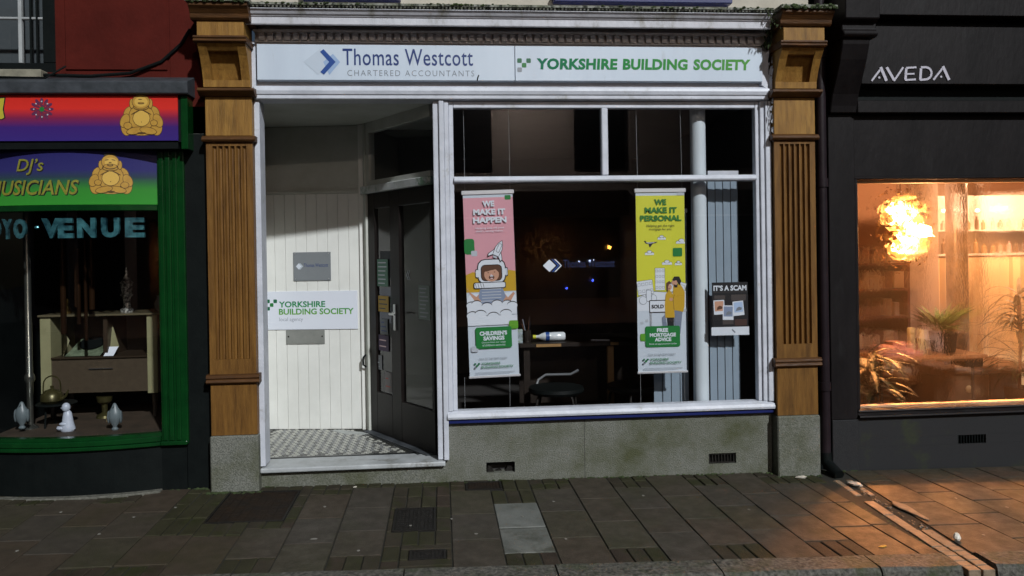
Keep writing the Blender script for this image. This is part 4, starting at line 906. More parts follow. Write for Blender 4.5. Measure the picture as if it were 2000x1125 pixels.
lying().lathe(0,0,[(.0365,.057),(.0365,.088)],16).build('label_band', ink_blue, b, smooth=True)
lying().lathe(0,0,[(.016,-.045),(.016,-.020)],12).build('cap', yellow, b, smooth=True)
m = M(); m.T = Matrix.Translation((1.27,.80,.858)) @ Matrix.Rotation(-.35,4,'Z'); m.box(-.075,.075,-.012,.012,0,.006); solo(m,'ruler',ink_white,'white ruler lying at the right of the dark desk','ruler')
t = thing('pen_pot','dark pot of pens at the left end of the desk','pen pot',(.68,.84,.856)); m = M().lathe(.68,.84,[(.032,.856),(.032,.95)],14); m.build('pot', desk_m, t)
for k in range(5): M().cyl((.68,.84,.87),(.68+random.uniform(-.05,.05),.84+random.uniform(-.03,.03),1.03+random.uniform(-.03,.03)),.004,n=6).build('pen', random.choice([ink_grey, ink_black, brown_ink]), t)
solo(M().box(.575,.635,.775,.80,.858,.965),'tissue_box',mat('tissue_box_print',(.40,.46,.55),(.20,.26,.16),scale=30,rough=.6),'small pale printed box beside the pink banner on the desk','box')
def chair(x, y, label, rot, back=True, arms=(-1,1)):
    t = thing('office_chair', label, 'chair', (x,y,.10)); Rz = Matrix.Translation((x,y,0)) @ Matrix.Rotation(rot,4,'Z')
    def q_(): q = M(); q.T = Rz; return q
    q = q_(); q.lathe(0,0,[(.20,.50),(.215,.52),(.21,.545),(.12,.55)],20); q.build('seat', black_paint, t, smooth=True)
    if back: q = q_(); q.box(-.18,.18,.19,.215,.62,.95); q.build('backrest', black_paint, t, bevel=.01)
    for a in (45,135,225,315):
        q = q_(); c, s_ = cos(radians(a)), sin(radians(a)); q.tube([(c*.17,s_*.17,.50),(c*.19,s_*.19,.46),(c*.24,s_*.24,.10)],.010,6); q.build('leg', iron, t, smooth=True)
    for s_ in arms:
        q = q_(); q.tube([(s_*.20,.18,.50),(s_*.23,.16,.56),(s_*.235,.10,.60),(s_*.235,-.10,.605),(s_*.225,-.16,.64)],.010,6); q.build('arm', mat('chair_arm_%d'%len(MATS),((.10,.10,.105) if x > 1 else (.17,.18,.19)),rough=.4), t, smooth=True)
chair(1.47,.50,'round seated dark chair with thin metal legs at the desk',pi+.4,False,())
chair(.86,.50,'dark chair with curved grey arm behind the pink banner',1.35,False,(1,))
# ------------------------------------------------------------------ left building: the green bow-windowed music shop
lf = thing('music_shop_building','dark red building with green framed bow window and lead canopy','building',(-2.6,0,0))
def lp(m, name, mats, parent=None, **kw): return m.build(name, mats, parent or lf, **kw)
BC, BW_, BAMP = -2.46, .567, .085
def bow(x): return -BAMP*max(0, 1-((x-BC)/BW_)**2)
def bq(): q = M(); q.warp = lambda p: (p[0], p[1]+bow(p[0]), p[2]); return q
XL, XR = -3.027, -1.893
w = M(); w.box(-2.535,-1.556,.0,.3,2.42,7.6).box(-3.62,-2.5355,.0,.3,2.42,2.83).box(-3.62,-2.5355,.0,.3,4.5,7.6).box(-6.2,-3.6205,.0,.3,2.42,7.6)
rw = lp(w,'upper_wall',red_wall)
M().box(-2.47,-1.815,-.012,-.0005,2.845,4.3).build('raised_panel', red_wall, rw, bevel=.005)
M().box(-1.80,-1.575,-.006,-.0005,2.60,3.6).build('raised_panel', red_wall, rw, bevel=.003)
f = M(); f.box(-3.6195,-2.536,.03,.09,2.831,2.90).box(-2.63,-2.536,.03,.09,2.9005,4.4).box(-3.6195,-3.53,.03,.09,2.9005,4.4)
uw = lp(f,'sash_window',black_paint,bevel=.004)
bar_m = mat('dull_white_bar',(.40,.42,.42),(.30,.31,.31),scale=9,rough=.5); M().box(-2.795,-2.772,.045,.08,2.9005,4.4).build('glazing_bar', bar_m, uw, bevel=.004); M().box(-3.295,-3.272,.045,.08,2.9005,4.4).build('glazing_bar', white, uw, bevel=.004)
M().box(-3.53,-2.6305,.050,.076,3.195,3.211).build('glazing_bar', bar_m, uw, bevel=.004)
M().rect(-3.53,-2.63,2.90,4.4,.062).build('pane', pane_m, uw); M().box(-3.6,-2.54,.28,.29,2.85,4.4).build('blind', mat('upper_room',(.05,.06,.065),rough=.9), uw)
for x in (-2.72,-2.68): M().box(x,x+.012,.045,.06,2.9005,4.4).build('sash_edge', black_paint, uw)
sl = lp(M().box(-3.66,-2.585,-.10,-.001,2.775,2.829),'window_sill',mat('dingy_cream_sill',(.30,.28,.21),(.16,.15,.11),scale=9,rough=.7),bevel=.005)  # railing shadow put into the cream as darker mottling
# lead canopy and fascia box
lp(M().pyz([(-.0005,2.655),(-.15,2.655),(-.165,2.662),(-.168,2.735),(-.15,2.748),(-.0005,2.80)], -6.2,-1.640),'lead_canopy',lead,bevel=.004)
lp(M().box(-6.2,-1.701,-.118,-.0005,2.350,2.6545),'fascia_box',black_paint)
lp(M().box(-1.6995,-1.655,-.125,-.0005,2.30,2.654),'canopy_end',green_gloss,bevel=.004)
lp(M().box(-1.73,-1.557,-.004,.25,-.15,2.419),'side_pier',black_paint)
# window parts on the bow
gp = M(); gp.box(-1.889,-1.715,-.03,.10,.331,2.349); gp.box(-1.875,-1.845,-.045,-.0305,.36,2.30); gp.box(-1.832,-1.80,-.052,-.0305,.36,2.30); gp.box(-1.787,-1.757,-.045,-.0305,.36,2.30); gp.box(-1.889,-1.715,-.058,-.0305,.331,.359)
lp(gp,'green_pilaster',green_gloss,bevel=.006,seg=2)
gp = M(); gp.box(-3.21,-3.031,-.03,.10,.331,2.349); lp(gp,'green_pilaster',green_gloss,bevel=.006)
q = bq(); q.xbox(XL,XR,-.045,.06,.327,.352,16); q.xbox(XL,XR,-.03,.06,.3525,.388,16); gs_ = lp(q,'window_sill',green_gloss,bevel=.005)
q = bq(); q.xbox(XL,XR,-.022,.05,1.902,1.940,16); lp(q,'window_head',green_gloss,bevel=.004)
q = bq(); q.xbox(XL,XR,-.005,.05,.3885,.41,16); lp(q,'glazing_bead',green_gloss)
q = bq()
for i in range(16):
    a, b_ = XL+(XR-XL)*i/16, XL+(XR-XL)*(i+1)/16; q.rect(a, b_, .4105, 1.9015, .022)
lp(q,'pane',pane_m)
q = bq(); q.xbox(XL,XR,-.018,.10,-.12,.3265,16); lp(q,'stall_riser',black_paint)
lp(M().box(-1.8925,-1.7305,-.02,.10,-.12,.3265),'stall_riser',black_paint)
q = bq(); q.xbox(XL,XR,-.075,-.019,-.1,.036,16); q.warp = None; q.box(-1.8925,-1.74,-.05,-.0215,-.1,.022); lp(q,'kerb_strip',mat('cement_strip',(.15,.145,.12),(.07,.07,.055),scale=30,rough=.8,bump=.5),bevel=.004)
lp(M().box(-3.03,-1.72,-.117,.10,2.305,2.3495),'canopy_soffit',black_paint)
lp(M().box(-3.2,-1.6665,1.6,1.65,.1,2.34),'back_wall',black_paint); lp(M().box(-1.72,-1.668,.2505,1.6,.1,2.34),'side_wall',black_paint); lp(M().box(-3.25,-3.2,.1,1.65,.1,2.34),'side_wall',black_paint)
lp(M().box(-3.2,-1.72,.10,1.6,2.0,2.05),'display_ceiling',black_paint)
q = M(); q.pxy([(XL,1.2)]+[(XL+(XR-XL)*i/12, .0605+bow(XL+(XR-XL)*i/12)) for i in range(13)]+[(XR,1.2)], .37,.402); lp(q,'display_floor',mat('display_board',(.055,.036,.022),(.032,.022,.013),scale=8,rough=.7))
# signs
buddha_m = [mat('ink_gold',(.50,.28,.04),(.42,.22,.03),scale=20,rough=.5), mat('ink_gold_dark',(.09,.045,.008),rough=.5), mat('ink_gold_light',(.62,.38,.07),rough=.5), mat('ink_gold_black',(.012,.009,.006),rough=.5)]
def buddha(q, cx, z0, w, h, y, head=True, flip=1):
    """painted seated laughing figure, outline shapes under lighter ones"""
    k = [0]
    def D(m_, u, v, ru, rv, rot=0): k[0] += 1; q.mat(m_).disc(cx+flip*u*w, z0+v*h, ru*w, rv*h, y-.00012*k[0], rot*flip, 18)
    def OD(u, v, ru, rv, rot=0, c=0): D(1,u,v,ru+.014,rv+.012,rot); D(c,u,v,ru,rv,rot)
    OD(0,.14,.40,.13); OD(-.36,.18,.13,.17); OD(.36,.17,.13,.16)
    OD(-.22,.42,.20,.22,.3); OD(.23,.43,.20,.22,-.3); OD(0,.40,.30,.30); OD(-.40,.33,.10,.15,-.4); OD(.40,.33,.10,.15,.4)
    OD(0,.38,.20,.17,0,2); D(1,0,.30,.012,.010); OD(-.33,.22,.09,.07); OD(.30,.28,.08,.06)
    OD(-.16,.11,.20,.07,.2); OD(.16,.11,.20,.07,-.2); D(1,0,.06,.10,.02); D(1,-.12,.52,.14,.012,.5); D(1,.12,.52,.14,.012,-.5)
    OD(-.225,.70,.045,.10); OD(.225,.70,.045,.10); OD(0,.62,.17,.05)
    if head:
        D(3,0,.93,.15,.06); OD(0,.77,.20,.17); D(2,-.02,.76,.15,.12); OD(0,.67,.15,.05)
        D(1,-.08,.82,.05,.010,.2); D(1,.08,.82,.05,.010,-.2); D(1,0,.76,.035,.012); D(1,0,.695,.075,.030); D(2,0,.70,.05,.008)
    else:
        OD(0,.74,.21,.15); D(2,0,.74,.16,.11); D(1,-.02,.79,.05,.010); D(1,0,.71,.08,.025); D(0,0,.715,.05,.010)
t = thing('fascia_sign','red and purple canopy sign with painted flower and golden seated figure','sign',(-2.4,-.13,2.356))
M().box(-6.2,-1.715,-.13,-.119,2.3565,2.6535).build('panel', gradient('sunset_print',2,[(0,(.040,.022,.17)),(.09,(.045,.018,.15)),(.15,(.20,.018,.06)),(.21,(.62,.030,.022)),(.30,(.55,.024,.016))]), t)
q = M(); buddha(q,-1.945,2.388,.262,.30,-.1306,False); 
q.build('figure_print', buddha_m, t)
q = M()
for ring, (r_, L_, n) in enumerate(((.052,.036,12),(.034,.03,8),(.018,.02,6))):
    for i in range(n):
        a = 2*pi*i/n+ring*.2; q.mat((0,1,0)[ring]).disc(-2.567+r_*cos(a),2.562+r_*sin(a),L_*.62,L_*.3,-.1304-.0003*ring-.00002*i,a,10)
for i in range(8): q.mat(2).disc(-2.567+.05*cos(i*pi/4),2.562+.05*sin(i*pi/4),.005,.005,-.1316,0,8)
q.mat(3).disc(-2.567,2.562,.016,.016,-.1317,0,10)
q.build('flower_print',[mat('ink_plum',(.10,.015,.06),rough=.5), mat('ink_crimson',(.16,.016,.04),rough=.5), ink_lgrey, ink_green], t)
q = M(); q.mat(1).flat([(-2.835,2.66-.02),(-2.788,2.64),(-2.80,2.56),(-2.792,2.505),(-2.815,2.49),(-2.84,2.50),(-2.84,2.6)], -.1304).mat(0).flat([(-2.84,2.63),(-2.796,2.634),(-2.808,2.56),(-2.80,2.508),(-2.818,2.497),(-2.84,2.505)], -.1308); q.build('lettering',[mat('ink_yellow',(.45,.38,.03),rough=.5), ink_black], t)
t = thing('window_sign','blue to green curved sign reading DJ\u2019s Musicians with golden seated figure','sign',(-2.4,0,1.944))
q = bq(); q.xbox(XL,XR,-.004,.04,1.944,2.304,24); q.build('panel', gradient('meadow_print',2,[(0,(.035,.25,.03)),(.10,(.035,.22,.03)),(.135,(.03,.15,.04)),(.18,(.028,.05,.07)),(.23,(.03,.028,.13)),(.36,(.022,.02,.11))]), t)
q = bq(); buddha(q,-2.171,2.012,.255,.275,-.0046,True,-1); q.build('figure_print', buddha_m, t)
brush = mat('ink_olive_gold',(.26,.24,.035),(.18,.18,.02),scale=40,rough=.45)
for off, m_, dy in ((.006,ink_black,-.0046),(0,brush,-.0052)):
    q = bq(); q.text('DJ\u2019s',-2.765+off,-2.585+off,2.142-off,2.248-off,dy,shear=.25,bold=.02 if off else .008); q.text('MUSICIANS',-2.965+off,-2.365+off,2.010-off,2.108-off,dy,shear=.25,bold=.03 if off else .012); q.build('lettering', m_, t)
# cable over the canopy
solo(M().tube([(-3.6,-.10,2.795),(-3.0,-.09,2.79),(-2.6,-.06,2.80),(-2.3,-.05,2.795),(-2.05,-.03,2.82),(-1.85,-.02,2.90),(-1.72,-.02,3.02),(-1.66,-.02,3.12)],.011,8),'black_cable',black_paint,'black cable running over the lead canopy and up the red wall','cable',smooth=True)
M().tube([(-3.0,-.12,2.775),(-2.55,-.11,2.77),(-2.45,-.05,2.86)],.006,6).build('cable_branch', black_paint, bpy.data.objects['black_cable'])
# foil letters
foil = mat('teal_foil',(.11,.36,.40),(.012,.05,.07),scale=10,lo=.30,hi=.62,rough=.18,metal=.5,bump=.9,bscale=14)
for ch_, x0, x1, lab in (('Y',-2.896,-2.822,'teal foil letter Y at the left of the window row'),('O',-2.815,-2.728,'teal foil letter O after the Y'),('V',-2.625,-2.502,'teal foil letter V starting the last word'),('E',-2.520,-2.425,'teal foil letter E between V and N'),
                         ('N',-2.398,-2.285,'teal foil letter N in the middle of the last word'),('U',-2.250,-2.140,'teal foil letter U near the right of the row'),('E',-2.105,-1.990,'teal foil letter E at the right end of the row'),('O',-2.99,-2.91,'teal foil letter O cut off at the picture edge')):
    m = M(); m.warp = lambda p: (p[0], p[1]+bow(p[0]), p[2]); m.text(ch_,x0,x1,1.726,1.858,.032,bold=.05,depth=.022); o = m.build('foil_letter',foil,bevel=.009,seg=3,smooth=True); tag(o,lab,'letter','foil letters across the shop window')
m = M(); m.ball((-2.675,.00,1.80),.016,.012,.012,10,6); solo(m,'foil_dot',foil,'small round foil dot between the O and the V','ornament')
# things on show
cab = thing('radiogram','open vintage record player cabinet with cream ends in the green window','cabinet',(-2.5,.75,.402))
tan = mat('cabinet_brown',(.060,.044,.026),(.048,.034,.020),scale=30,rough=.5); creamw = mat('cabinet_cream',(.25,.24,.13),(.21,.20,.105),scale=6,rough=.5); dkw = mat('cabinet_dark',(.028,.018,.010),rough=.4)
M().box(-2.945,-2.06,.53,.95,1.163,1.178).build('top', mat('cabinet_top',(.10,.085,.05),rough=.25), cab, bevel=.003)
M().box(-2.935,-2.862,.55,.95,.60,1.1625).build('end_panel', creamw, cab); M().box(-2.182,-2.112,.55,.95,.585,1.1625).build('end_panel', creamw, cab); M().box(-2.1115,-2.065,.57,.95,.585,1.1625).build('side_panel', dkw, cab)
M().box(-2.8615,-2.1825,.56,.95,.60,.852).build('front_panel', tan, cab); M().box(-2.8615,-2.1825,.545,.95,.8525,.864).build('shelf', dkw, cab)
M().box(-2.8615,-2.1825,.93,.95,.8645,1.1625).build('back_panel', dkw, cab); M().box(-2.50,-2.47,.57,.93,.8645,1.1625).build('divider', dkw, cab)
M().box(-2.60,-2.43,.548,.5595,.772,.778).build('handle', steel, cab)
M().add([(-2.78,.58,.868),(-2.53,.58,.868),(-2.51,.80,.98),(-2.75,.80,.98)], [(0,1,2,3)]).build('deck_plate', mat('deck_green',(.16,.20,.13),(.06,.08,.05),scale=18,rough=.25), cab)
m = M(); m.T = Matrix.Translation((-2.64,.72,.95)) @ Matrix.Rotation(.47,4,'X'); m.lathe(0,0,[(.09,0),(.09,.006)],20); m.build('turntable', black_paint, cab)
M().add([(-2.80,.60,.865),(-2.76,.62,.98),(-2.80,.62,1.05)], [(0,1,2)]).build('stay', creamw, cab); M().add([(-2.49,.60,.868),(-2.40,.60,.93),(-2.47,.66,1.09)], [(0,1,2)]).build('stay', creamw, cab)
M().add([(-2.495,.555,.867),(-2.425,.555,.867),(-2.405,.60,.93),(-2.475,.60,.93)], [(0,1,2,3)]).build('price_card', ink_white, cab)
for x in (-2.88,-2.15):
    for y in (.60,.90): M().cyl((x,y,.402),(x,y,.60),.014,.022,10).build('leg', dkw, cab)
m = M().lathe(-2.378,.70,[(.045,1.178),(.048,1.20),(.030,1.21),(.024,1.25),(.030,1.29),(.044,1.30),(.048,1.31),(.036,1.315),(.040,1.35),(.044,1.395),(.052,1.398),(.030,1.42),(.014,1.45),(.006,1.50),(.002,1.515)],8)
solo(m,'pagoda_lantern',mat('tin_filigree',(.42,.42,.38),(.03,.03,.03),scale=45,rough=.4,metal=.4,lo=.45,hi=.55),'pale tiered pagoda lantern standing on the record cabinet','lantern')
m = M().lathe(-2.80,.68,[(.030,1.178),(.034,1.19),(.022,1.22),(.014,1.24),(.018,1.26),(.008,1.285),(.002,1.29)],10); solo(m,'brass_figurine',mat('brass',(.30,.20,.05),(.10,.06,.015),scale=30,rough=.35,metal=.8),'small brass figurine at the left of the cabinet top','figurine',smooth=True)
m = M().lathe(-2.135,.72,[(.025,1.178),(.045,1.20),(.05,1.24),(.03,1.28),(.034,1.30)],12); solo(m,'small_vase',mat('smoky_glass',(.10,.11,.10),rough=.2),'small smoky vase at the right end of the cabinet top','vase',smooth=True)
tube_m = mat('copper_tube',(.045,.022,.010),(.02,.009,.005),scale=5,rough=.22,metal=.6,stretch=(1,1,.3))  # the tubes stand in for reflections on clear drapery
t = thing('hanging_tubes','cluster of brown glossy tubes hanging over the record cabinet','ornament',(-2.56,.40,1.19))
for x, y, r_, z0, z1 in ((-2.70,.40,.020,1.05,1.9),(-2.62,.42,.012,1.24,1.7),(-2.585,.38,.014,1.12,1.66),(-2.55,.41,.012,1.0,1.72),(-2.52,.44,.020,1.22,1.9)): M().cyl((x,y,z0),(x,y,z1),r_,n=12).build('tube', tube_m, t, smooth=True)
solo(M().lathe(-2.90,.32,[(.055,.402),(.05,.41),(.022,.43),(.022,.72),(.034,.74),(.034,.77),(.022,.79),(.022,1.98)],16),'chrome_stand',mat('dull_chrome',(.32,.33,.30),(.22,.23,.20),scale=8,rough=.2,metal=.9),'tall dull chrome stand pole at the left of the window','stand',smooth=True)
k = thing('brass_kettle','old brass kettle with hoop handle on a low iron trivet','kettle',(-2.76,.34,.57)); km = mat('old_brass',(.09,.08,.03),(.045,.04,.015),scale=10,rough=.35,metal=.6)
M().lathe(-2.76,.34,[(.055,.57),(.075,.59),(.072,.63),(.045,.66),(.02,.668),(.010,.675),(.012,.69),(.002,.695)],18).build('body', km, k, smooth=True)
M().tube([(-2.82,.34,.63)]+[(-2.76-.058*cos(a),.34,.70+.062*sin(a)) for a in [pi*i/8 for i in range(9)]]+[(-2.70,.34,.63)],.005,6).build('handle', km, k, smooth=True)
M().tube([(-2.69,.34,.60),(-2.665,.34,.62),(-2.65,.34,.66)],lambda u: .012-.006*u,8).build('spout', km, k, smooth=True)
tr = thing('iron_trivet','low three legged iron trivet under the kettle','stand',(-2.74,.36,.402)); M().lathe(-2.74,.36,[(.13,.558),(.135,.564),(.13,.569)],18).build('top', black_paint, tr)
for a in (0,2.1,4.2): M().cyl((-2.74+.09*cos(a),.36+.09*sin(a),.402),(-2.74+.08*cos(a),.36+.08*sin(a),.558),.007,n=6).build('leg', black_paint, tr)
por = mat('white_porcelain',(.46,.50,.58),(.40,.44,.52),scale=6,rough=.35); por2 = mat('grey_porcelain',(.13,.16,.17),(.10,.125,.135),scale=6,rough=.4)
m = M(); m.lathe(-2.585,.18,[(.042,.402),(.050,.415),(.044,.44),(.036,.47),(.032,.50),(.026,.53),(.014,.545)],16,1,.85); m.ball((-2.592,.175,.566),.028,.027,.033,14,9); m.ball((-2.622,.165,.425),.032,.024,.016,10,6); m.ball((-2.602,.155,.455),.030,.015,.013,10,6); m.ball((-2.617,.172,.562),.008,.008,.007,8,5); m.ball((-2.64,.165,.432),.012,.010,.008,8,5)
solo(m,'seated_figurine',por,'white porcelain seated child figurine at the front of the window','figurine',smooth=True)
def bird(x, y, z0, label, m_):
    t = M(); t.lathe(x,y,[(.020,z0),(.024,z0+.008),(.014,z0+.02),(.016,z0+.03),(.036,z0+.06),(.045,z0+.095),(.038,z0+.13),(.022,z0+.155),(.017,z0+.168),(.010,z0+.182),(.002,z0+.187)],16,1,.8)
    t.ball((x-.04,y,z0+.09),.010,.022,.045,8,6).ball((x+.04,y,z0+.09),.010,.022,.045,8,6).cyl((x,y-.012,z0+.168),(x,y-.034,z0+.162),.006,.001,6)
    return solo(t,'bird_figurine',m_,label,'figurine',smooth=True)
bird(-2.265,.16,.402,'grey porcelain bird figurine right of the white seated child',por2); bird(-2.895,.20,.425,'dim grey bird figurine left of the white seated child',por2)
solo(M().lathe(-2.52,.62,[(.06,.402),(.055,.42),(.02,.44),(.022,.50),(.05,.52),(.058,.56)],14),'brass_goblet',km,'dull brass goblet in the shade below the cabinet','goblet',smooth=True)
solo(M().box(-2.43,-2.34,.42,.48,.402,.44),'wooden_block',mat('pale_wood',(.16,.12,.06),(.12,.09,.045),scale=12,rough=.6),'small wooden block on the display floor','block',bevel=.003)

# ------------------------------------------------------------------ right building: the charcoal salon
sa = thing('salon_building','charcoal painted salon front with a steamed lit window','building',(4.3,0,0))
def ap(m, name, mats, parent=None, **kw): return m.build(name, mats, parent or sa, **kw)
ap(M().box(2.6805,2.80,.06,.3,-.15,7.6),'recess_wall',black_paint)
ap(M().box(2.8005,3.0,-.012,.3,.329,2.55),'pier',charcoal,bevel=.004)
ap(M().box(2.8005,3.0,-.022,.3,-.2,.3285),'pier_stone',granite_dark,bevel=.004)
sr = M(); sr.box(3.0005,7.5,.0,.12,-.25,.117).box(3.0005,7.5,.0,.12,.182,.336).box(3.0005,3.775,.0,.12,.1175,.1815).box(3.995,7.5,.0,.12,.1175,.1815); st_ = ap(sr,'stall_riser',granite_dark)
M().box(3.775,3.995,.03,.11,.1175,.1815).build('vent_back', dark_gap, st_)
for k_ in range(10): M().box(3.778+.0217*k_,3.785+.0217*k_,.004,.029,.118,.181).build('vent_bar', black_paint, st_)
ap(M().pyz([(.06,.3365),(-.03,.3365),(-.04,.345),(-.036,.358),(-.012,.362),(-.012,.378),(-.024,.384),(-.018,.396),(.06,.396)], 3.0005,7.5),'window_sill',charcoal,bevel=.002)
wf = M(); wf.box(3.0005,3.026,-.004,.06,.3965,2.0775).box(3.0005,7.5,-.004,.06,2.078,2.10); wfo = ap(wf,'window_frame',charcoal,bevel=.004)
M().box(3.0265,7.5,.0605,.118,2.052,2.0765).build('inner_trim', mat('inner_trim_paint',(.55,.40,.28),rough=.5), wfo); M().box(3.0265,7.5,.0605,.118,.3965,.41).build('inner_trim', MATS['inner_trim_paint'], wfo)  # strips added so the lamp draws the lit edge of the reveal
M().rect(3.0265,7.5,.3965,2.0775,.03).build('pane', steam, wfo)
ap(M().box(3.0005,7.5,-.0,.3,2.1005,2.55),'head_panel',charcoal)
ap(M().box(3.0,7.5,-.062,.3,2.5505,2.640),'lower_band',charcoal,bevel=.005)
ap(M().box(3.0,7.5,-.02,.3,2.6405,2.745),'band_recess',black_paint)  # black instead of charcoal paints in the shade under the fascia
fb = ap(M().box(3.0,7.5,-.12,.3,2.7455,3.165),'fascia_board',charcoal,bevel=.004)
ap(M().box(3.0,7.5,-.08,.3,3.1655,3.215),'band_recess',black_paint)  # shade below the upper board is painted in as black
ap(M().box(3.0,7.5,-.20,.3,3.2155,7.6),'upper_board',charcoal,bevel=.004)
ap(M().pyz([(.3,2.5505),(-.05,2.5505),(-.06,2.60),(-.085,2.68),(-.15,2.80),(-.20,2.90),(-.235,3.0),(-.24,3.04),(.3,3.04)], 2.8005,2.9995),'console',charcoal,bevel=.006)
ap(M().pyz([(.3,3.0405),(-.26,3.0405),(-.28,3.06),(-.27,3.08),(-.25,3.10),(-.25,3.14),(-.30,3.16),(-.31,3.4),(.3,3.4)], 2.79,3.04),'console_cap',charcoal,bevel=.006)
ap(M().box(2.8005,2.9995,-.1,.3,3.401,7.6),'upper_pier',charcoal)
# letters on the fascia
t = thing('salon_sign','silver raised capitals reading AVEDA on the charcoal fascia','sign',(3.36,-.12,2.76))
lt_m = mat('letter_silver',(.50,.48,.54),rough=.35)
def letter(strokes, dot=None):
    m = M(); u = .001207
    wf_ = 1.25; P = lambda a, b: (3.068+(a-480)*u, 2.766+(530-b)*u*.98)
    for k_, (pts, wd) in enumerate(strokes):
        for (a, b) in zip(pts[:-1], pts[1:]):
            a_, b_ = P(*a), P(*b); L_ = hypot(b_[0]-a_[0],b_[1]-a_[1]); nx, nz = -(b_[1]-a_[1])/L_*wd*wf_*u/2, (b_[0]-a_[0])/L_*wd*wf_*u/2
            m.pxz([(a_[0]+nx,a_[1]+nz),(a_[0]-nx,a_[1]-nz),(b_[0]-nx,b_[1]-nz),(b_[0]+nx,b_[1]+nz)], -.1255-.0003*(len(m.f)%7), -.1205)
    if dot: x, z = P(*dot); m.pxz([(x+.008*cos(a),z+.008*sin(a)) for a in [2*pi*i/10 for i in range(10)]], -.1258,-.1205)
    m.build('letter', lt_m, t)
letter([([(484,530),(545,452)],9),([(540,447),(575,530)],14)],(531,510)); letter([([(578,447),(625,528)],13),([(621,530),(680,447)],9)])
E_ = [([(700,452),(693,523)],12),([(698,451),(762,447)],9),([(696,488),(750,486)],8),([(690,524),(758,520)],9)]; letter(E_)
arc = [(790,447),(825,446),(848,456),(858,480),(850,505),(830,519),(783,523)]; letter([([(792,452),(786,522)],12),(arc,10)])
letter([([(868,523),(932,445)],9),([(928,440),(966,523)],14)],(917,503))
# salon room
wall_w = mat('salon_wall',(.40,.22,.12),(.34,.18,.10),scale=3,rough=.8); brown_c = mat('salon_ceiling',(.16,.085,.04),(.12,.06,.03),scale=4,rough=.7)
ap(M().box(2.90,7.5,3.4,3.45,.05,2.4),'back_wall',wall_w); ap(M().box(2.84,2.90,.3005,3.45,.05,2.4),'side_wall',wall_w); ap(M().box(7.5,7.55,.1,3.45,.05,2.4),'side_wall',wall_w)
ap(M().box(2.9005,7.5,.121,3.4,.05,.10),'floor',mat('salon_floor',(.30,.16,.075),(.20,.10,.045),scale=5,rough=.35,stretch=(.3,3,1))); ap(M().box(2.9005,7.5,.3005,3.4,2.32,2.36),'ceiling',brown_c)
ap(M().box(4.50,4.80,1.75,1.95,.1005,2.3195),'partition',mat('pale_partition',(.74,.62,.60),(.68,.56,.54),scale=2,rough=.7))
ap(M().lathe(4.90,1.62,[(.095,.1005),(.095,2.3195)],20),'marble_column',mat('dark_marble',(.06,.045,.035),(.24,.18,.13),scale=9,rough=.3,detail=10),smooth=True)
# curtain and lit display shelf at the back
c = M(); n = 40; vs = []
for i in range(n+1):
    x = 5.02+1.6*i/n; yv = 2.1+.025*sin(i*1.9)+.01*sin(i*.7); vs += [(x,yv,.12),(x,yv,1.45)]
c.add(vs, [(2*i,2*i+2,2*i+3,2*i+1) for i in range(n)]); solo(c,'curtain',mat('cream_curtain',(.72,.56,.34),(.64,.48,.27),scale=3,rough=.8),'cream curtain hanging at the back of the lit salon','curtain',smooth=True)
sh = thing('display_shelf','pale wall shelf of bottles under small white spotlights in the salon','shelf',(5.6,2.15,1.46)); sh_m = mat('shelf_white',(.60,.56,.52),rough=.6)
M().box(5.0,6.6,2.12,2.40,1.47,1.49).build('shelf_board', sh_m, sh); M().box(5.0,6.6,2.38,2.40,1.4905,2.1).build('back_board', sh_m, sh); M().box(5.0,6.6,2.12,2.379,1.72,1.735).build('shelf_board', sh_m, sh)
bt = [mat('bottle_%d'%i,c_,rough=.3) for i,c_ in enumerate(((.30,.20,.10),(.50,.45,.40),(.12,.08,.05),(.40,.30,.30)))]
for i in range(34):
    x = 5.06+.09*(i%17)+random.uniform(-.01,.01); z = 1.4905 if i < 17 else 1.7355; hh = random.uniform(.09,.16); r_ = random.uniform(.018,.03)
    M().lathe(x,2.2,[(r_,z),(r_,z+hh*.7),(r_*.45,z+hh*.8),(r_*.45,z+hh)],8).build('bottle', random.choice(bt), sh)
for x in (5.06,5.42): M().ball((x,2.05,1.93),.022,.022,.016,10,6).build('spot_lamp', emission('spot_glow_%d'%len(MATS),(1,.95,.9),9), sh)
# shelf unit at the left
su = thing('shelf_unit','reddish wooden shelf unit stacked with boxes at the left of the salon','shelf unit',(4.05,1.75,.10)); rw_ = mat('red_wood',(.15,.045,.022),(.10,.03,.015),scale=6,rough=.5)
for x in (3.62,4.40): M().box(x,x+.025,1.62,1.95,.1005,1.55).build('side', rw_, su)
M().box(3.62,4.425,1.95,1.97,.1005,1.55).build('back', rw_, su)
bx = [mat('carton_%d'%i,c_,rough=.7) for i,c_ in enumerate(((.28,.15,.07),(.36,.22,.12),(.16,.06,.03),(.40,.28,.20)))]
for z in (.32,.62,.90,1.16,1.40):
    M().box(3.6455,4.3995,1.62,1.9495,z,z+.022).build('shelf_board', rw_, su)
    x = 3.66
    while x < 4.33:
        w_ = random.uniform(.04,.11); h_ = random.uniform(.08,.17); M().box(x,x+w_-.006,1.66+random.uniform(0,.04),1.90,z+.0225,z+.022+h_).build('carton', random.choice(bx), su); x += w_+random.choice([0,0,.02])
